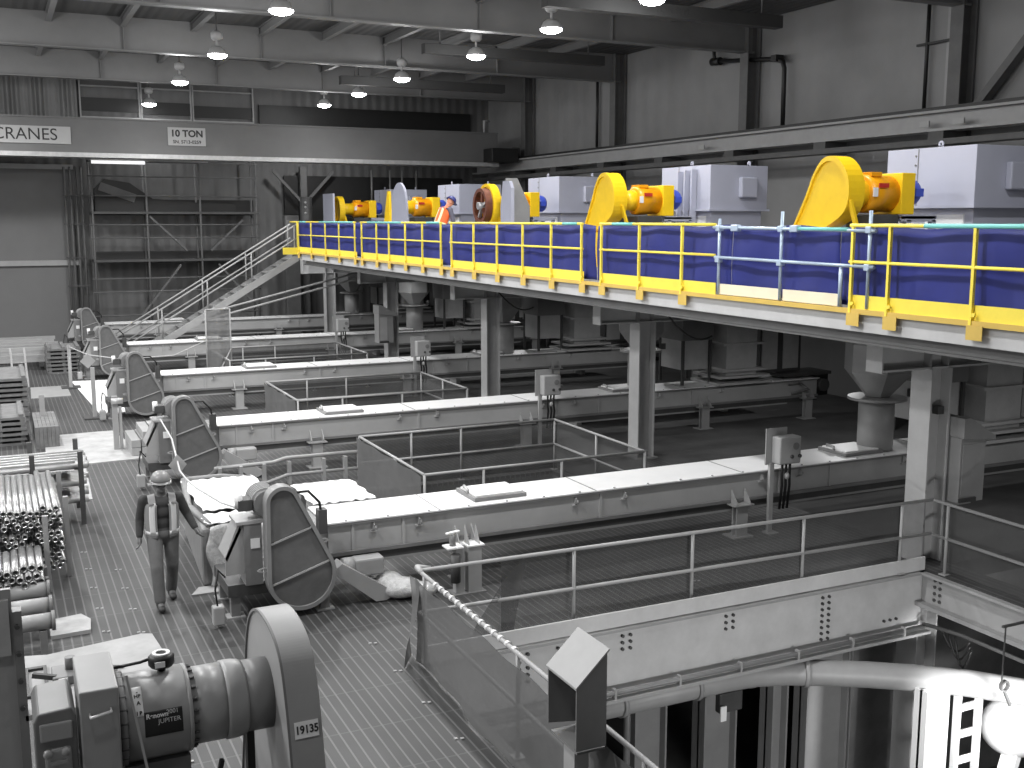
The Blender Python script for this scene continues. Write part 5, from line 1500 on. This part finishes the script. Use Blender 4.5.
def person(name, label, loc, rot, pose, mats, hat_mat, vest_mat, stripe_mat, coloured=False):
    t = thing(name, label, 'person', (0, 0, 0))
    J = {k: Vector(v) for k, v in pose.items()}
    def b(p):
        return J[p]
    up = (J['neck'] - J['hip']).normalized()
    lean = Matrix.Rotation(math.atan2(-up.y, up.z), 3, 'X')
    tilt = J.get('headtilt', Vector((0, 0, 0)))
    hr = Matrix.Rotation(tilt.x, 3, 'X') @ Matrix.Rotation(tilt.z, 3, 'Z')
    def tor(x, y, z):
        return J['hip'] + lean @ Vector((x, y, z))
    def hd(x, y, z):
        return J['head'] + hr @ Vector((x, y, z))
    m = MB()
    # torso, neck, head
    for (z, rx, ry, rz) in ((.0, .165, .115, .12), (.15, .15, .105, .14), (.3, .165, .115, .14), (.42, .175, .11, .1)):
        m.ell(tor(0, 0, z), rx, ry, rz, 18, 10, lean)
    capsule(m, tor(0, 0, .48), J['head'] - hr @ Vector((0, 0, .06)), .058, .055)
    m.ell(hd(0, .005, .03), .078, .096, .108, 18, 12, hr)
    m.ell(hd(0, -.03, -.055), .055, .062, .06, 14, 9, hr)
    m.ell(hd(0, -.1, -.015), .013, .02, .025, 10, 7, hr)
    m.ell(hd(0, -.088, -.075), .022, .012, .008, 10, 6, hr)
    for s in (-1, 1):
        m.ell(hd(.08 * s, .01, -.005), .012, .022, .034, 10, 7, hr)
        m.ell(hd(.033 * s, -.087, .022), .024, .012, .008, 10, 6, hr)
    for s, S in ((-1, 'R'), (1, 'L')):
        capsule(m, J['sh' + S], J['el' + S], .056, .043)
        capsule(m, J['el' + S], J['wr' + S], .043, .03)
        w, d = J['wr' + S], (J['wr' + S] - J['el' + S]).normalized()
        side = d.cross(Vector((0, -1, .2))).normalized()
        fwd = side.cross(d).normalized()
        pal = w + d * .05
        capsule(m, w, pal + d * .01 - fwd * .0, .027, .03)
        for i in range(4):
            base = w + d * .085 + fwd * (.03 - .02 * i)
            L = (.06, .072, .068, .052)[i]
            k1 = base + d * L * .55 + side * (-s) * .012
            capsule(m, base, k1, .0095, .009, 8)
            capsule(m, k1, k1 + d * L * .35 + side * (-s) * .025, .009, .008, 8)
        th = w + d * .03 + fwd * .03
        capsule(m, th, th + d * .045 + fwd * .025, .011, .01, 8)
        capsule(m, th + d * .045 + fwd * .025, th + d * .075 + fwd * .022, .01, .009, 8)
        capsule(m, J['hp' + S], J['kn' + S], .085, .055)
        capsule(m, J['kn' + S], J['an' + S], .055, .038)
        capsule(m, J['an' + S], J['an' + S] + Vector((0, -.12, -.05)), .04, .032)
    body = m.build('body', mats['skin'], t, remesh=.009)
    for s in (-1, 1):
        MB().ell(hd(.033 * s, -.094, .008), .011, .006, .008, 10, 6, hr).build('eye', M_INK, t)
    hat = MB()
    prof = [(.0, .125), (.05, .118), (.09, .09), (.112, .04), (.118, .0), (.11, -.004), (0, -.004)]
    rings = []
    n = 28
    for r, h in prof:
        rings.append([J['head'] + hr @ Vector((max(r, .001) * math.cos(2 * PI * i / n), .005 + max(r, .001) * 1.15 * math.sin(2 * PI * i / n), .06 + h)) for i in range(n)])
    hat.loft(rings)
    h = hat.build('hard_hat', hat_mat, t)
    bm_ = MB()
    rr = []
    for k, (f, dz) in enumerate(((.98, 0), (1.0, -.012))):
        pass
    bm_.loft([[J['head'] + hr @ Vector((R_ * math.cos(2 * PI * i / n), .005 + (R_ * 1.15) * math.sin(2 * PI * i / n) - (.045 if math.sin(2 * PI * i / n) < -.3 and R_ > .12 else 0), .06 + dz)) for i in range(n)] for R_, dz in ((.115, .002), (.13, -.004), (.13, -.009), (.113, -.004))], caps=False)
    bm_.build('brim', hat_mat, h)
    # shirt and trousers follow the body
    m = MB()
    for (z, rx, ry, rz) in ((.02, .178, .128, .12), (.15, .165, .12, .14), (.3, .18, .13, .14), (.42, .19, .124, .1)):
        m.ell(tor(0, 0, z), rx, ry, rz, 18, 10, lean)
    for S in 'RL':
        capsule(m, J['sh' + S], J['el' + S], .07, .056)
        capsule(m, J['el' + S], J['el' + S].lerp(J['wr' + S], .88), .056, .044)
    m.build('shirt', mats['shirt'], t, remesh=.014)
    m = MB()
    m.ell(J['hip'] + Vector((0, 0, .0)), .182, .135, .13, 18, 10)
    for S in 'RL':
        capsule(m, J['hp' + S], J['kn' + S], .102, .078)
        capsule(m, J['kn' + S], J['an' + S] + Vector((0, 0, .03)), .078, .07)
    m.build('trousers', mats['trousers'], t, remesh=.014)
    for S in 'RL':
        a = J['an' + S]
        m = MB()
        capsule(m, a + Vector((0, .015, .04)), a + Vector((0, .015, -.03)), .055, .05)
        capsule(m, a + Vector((0, .02, -.045)), a + Vector((0, -.15, -.052)), .048, .042)
        m.build('boot', mats['boot'], t, remesh=.012)
    # vest: open at the front, wrapped round the torso
    gap = .35
    def ring_at(z, a, grow=0.0):
        f = max(0, min(1, z / .46))
        rx = (.188 + .012 * math.sin(f * PI)) * (1.0 if f < .85 else 1 - (f - .85) * 1.2) + grow
        ry = .145 - .01 * f + grow
        return tor(rx * math.sin(a), -ry * math.cos(a), z)
    m = MB()
    m.grid(lambda u, v: ring_at(-.05 + .47 * v, gap + .02 + (2 * PI - 2 * gap - .04) * u), 48, 12)
    for s in (-1, 1):
        m.grid(lambda u, v: tor(s * (.075 + .085 * u), (-.125 + .25 * v) * 1.0, .43 + .1 * math.sin(v * PI) - .02 * u), 6, 12)
    vs = m.build('safety_vest', vest_mat, t, solid=.012)
    m = MB()
    m.grid(lambda u, v: ring_at(.0 + .05 * v, gap + (2 * PI - 2 * gap) * u, .009), 48, 2)
    m.build('reflective_band', stripe_mat, vs, solid=.004)
    for s in (-1, 1):
        m = MB()
        m.grid(lambda u, v: ring_at(.02 + .42 * v, s * (gap + .12 + .38 * u), .01), 4, 12)
        m.build('reflective_strip', stripe_mat, vs, solid=.004)
        m = MB()
        m.grid(lambda u, v: ring_at(.02 + .42 * v, PI + s * (.3 + .35 * u), .01), 4, 12)
        m.build('reflective_strip', stripe_mat, vs, solid=.004)
    t.location = loc
    t.rotation_euler = (0, 0, rot)
    t.scale = (1.12, 1.08, 1.03) if not coloured else (1.15, 1.15, 1.06)
    return t

def make_people():
    walk = dict(hip=(0, 0, .96), neck=(0, -.03, 1.46), head=(0, -.06, 1.62), headtilt=(.12, 0, 0),
                shR=(-.2, -.01, 1.42), elR=(-.25, .05, 1.15), wrR=(-.27, -.02, .92), shL=(.2, -.01, 1.42), elL=(.3, .02, 1.17), wrL=(.38, -.1, .98),
                hpR=(-.095, 0, .93), knR=(-.11, -.22, .54), anR=(-.1, -.3, .1), hpL=(.095, 0, .93), knL=(.1, .0, .51), anL=(.09, .14, .1))
    person('walking_person', 'person in a pale hard hat and open striped vest walking down the grating', (1.85, 14.95, 0), .0, walk,
           dict(skin=M_SKING, shirt=M_CLOTHD, trousers=M_TROU, boot=M_BOOT), M_HATG, M_VESTG, M_REFL)
    a = .38
    hip = Vector((0, 0, .95))
    def r(x, y, z):
        v = Vector((x, y, z)) - hip
        v = Matrix.Rotation(a, 3, 'X') @ v
        return v + hip
    bend = dict(hip=hip, neck=r(0, 0, 1.46), head=r(0, -.06, 1.63), headtilt=(a + .35, 0, 0),
                shR=r(-.2, 0, 1.41), elR=r(-.24, 0, 1.41) + Vector((0, -.06, -.28)), wrR=r(-.22, 0, 1.41) + Vector((0, -.12, -.52)),
                shL=r(.2, 0, 1.41), elL=r(.24, 0, 1.41) + Vector((0, -.1, -.27)), wrL=r(.2, 0, 1.41) + Vector((0, -.22, -.48)),
                hpR=(-.095, 0, .93), knR=(-.1, -.06, .5), anR=(-.11, .04, .1), hpL=(.095, 0, .93), knL=(.1, -.08, .5), anL=(.11, -.04, .1))
    person('bending_person', 'person in an orange vest and blue hard hat bending behind the yellow rail', (11.72, 29.35, 4.05), PI / 2 + .2, bend,
           dict(skin=M_SKINC, shirt=M_SLEEVE, trousers=M_TROUD, boot=M_BOOT), M_HATB, M_ORANGE, M_LIME, True)

# ------------------------------------------------------------------ light, camera
def make_world():
    w = bpy.data.worlds.new('hall_world')
    SC.world = w
    w.use_nodes = True
    bg = w.node_tree.nodes['Background']
    bg.inputs[0].default_value = (1, 1, 1, 1)
    bg.inputs[1].default_value = 0.45

def make_camera():
    cam = bpy.data.cameras.new('camera')
    o = bpy.data.objects.new('camera', cam)
    COL.objects.link(o)
    cam.sensor_fit = 'HORIZONTAL'
    cam.sensor_width = 36
    cam.lens = 1080 / 1024 * 36
    cam.clip_end = 300
    cam.clip_start = .05
    th = math.atan((384 - 220) / 1080)
    o.location = (0, 0, 5.2)
    o.rotation_euler = (PI / 2 - th, 0, -math.radians(25.54))
    SC.camera = o

def main():
    make_setting()
    grating_clips()
    make_roof()
    make_lamps()
    make_crane()
    make_far_end()
    make_platform()
    make_rails()
    make_stairs()
    make_drives()
    make_housings()
    make_troughs()
    make_head_drives()
    make_underdeck()
    make_pits()
    make_pit_contents()
    make_hood()
    make_front_drive()
    make_stores()
    make_people()
    spot('pit_work_light', (11.2, 8.3, -.9), 700, .15, 70, .5, (12.6, 10.6, -2.2))
    spot('pit_lamp', (8.5, 6.0, -.7), 500, .3, 120, .6, (8.5, 12.5, -2.0))
    for i, (x, y) in enumerate(((13.4, 37.4), (16.5, 26), (16.5, 17.8), (16.5, 10), (16.5, 34))):
        if i == 0:
            t = thing('deck_lamp', 'bright lamp under the far part of the platform deck', 'lamp', (x, y, 3.3))
            MB().lathe([(0, .1), (.1, .1), (.16, 0), (.17, -.02), (.15, -.02), (0, -.02)], (x, y, 3.35), Z, 18).build('shade', M_LAMPW, t)
            MB().ell((x, y, 3.33), .1, .1, .07).build('bulb', M_GLOW, t)
            MB().cyl((x, y, 3.45), (x, y, 3.66), .015, n=8).build('hanger_rod', M_DKST, t)
        spot('deck_light', (x, y, 3.2), DECKLAMP * (.3 if i == 0 else 1), .2, 170, .5)  # only the far one has a fixture; the rest are added to brighten underneath
    make_world()
    make_camera()
    vs = SC.view_settings
    vs.view_transform = 'Standard'
    vs.look = 'None'
    vs.gamma = 1
    vs.use_curve_mapping = False
    vs.exposure = EXPOSURE

EXPOSURE = 0.0
main()
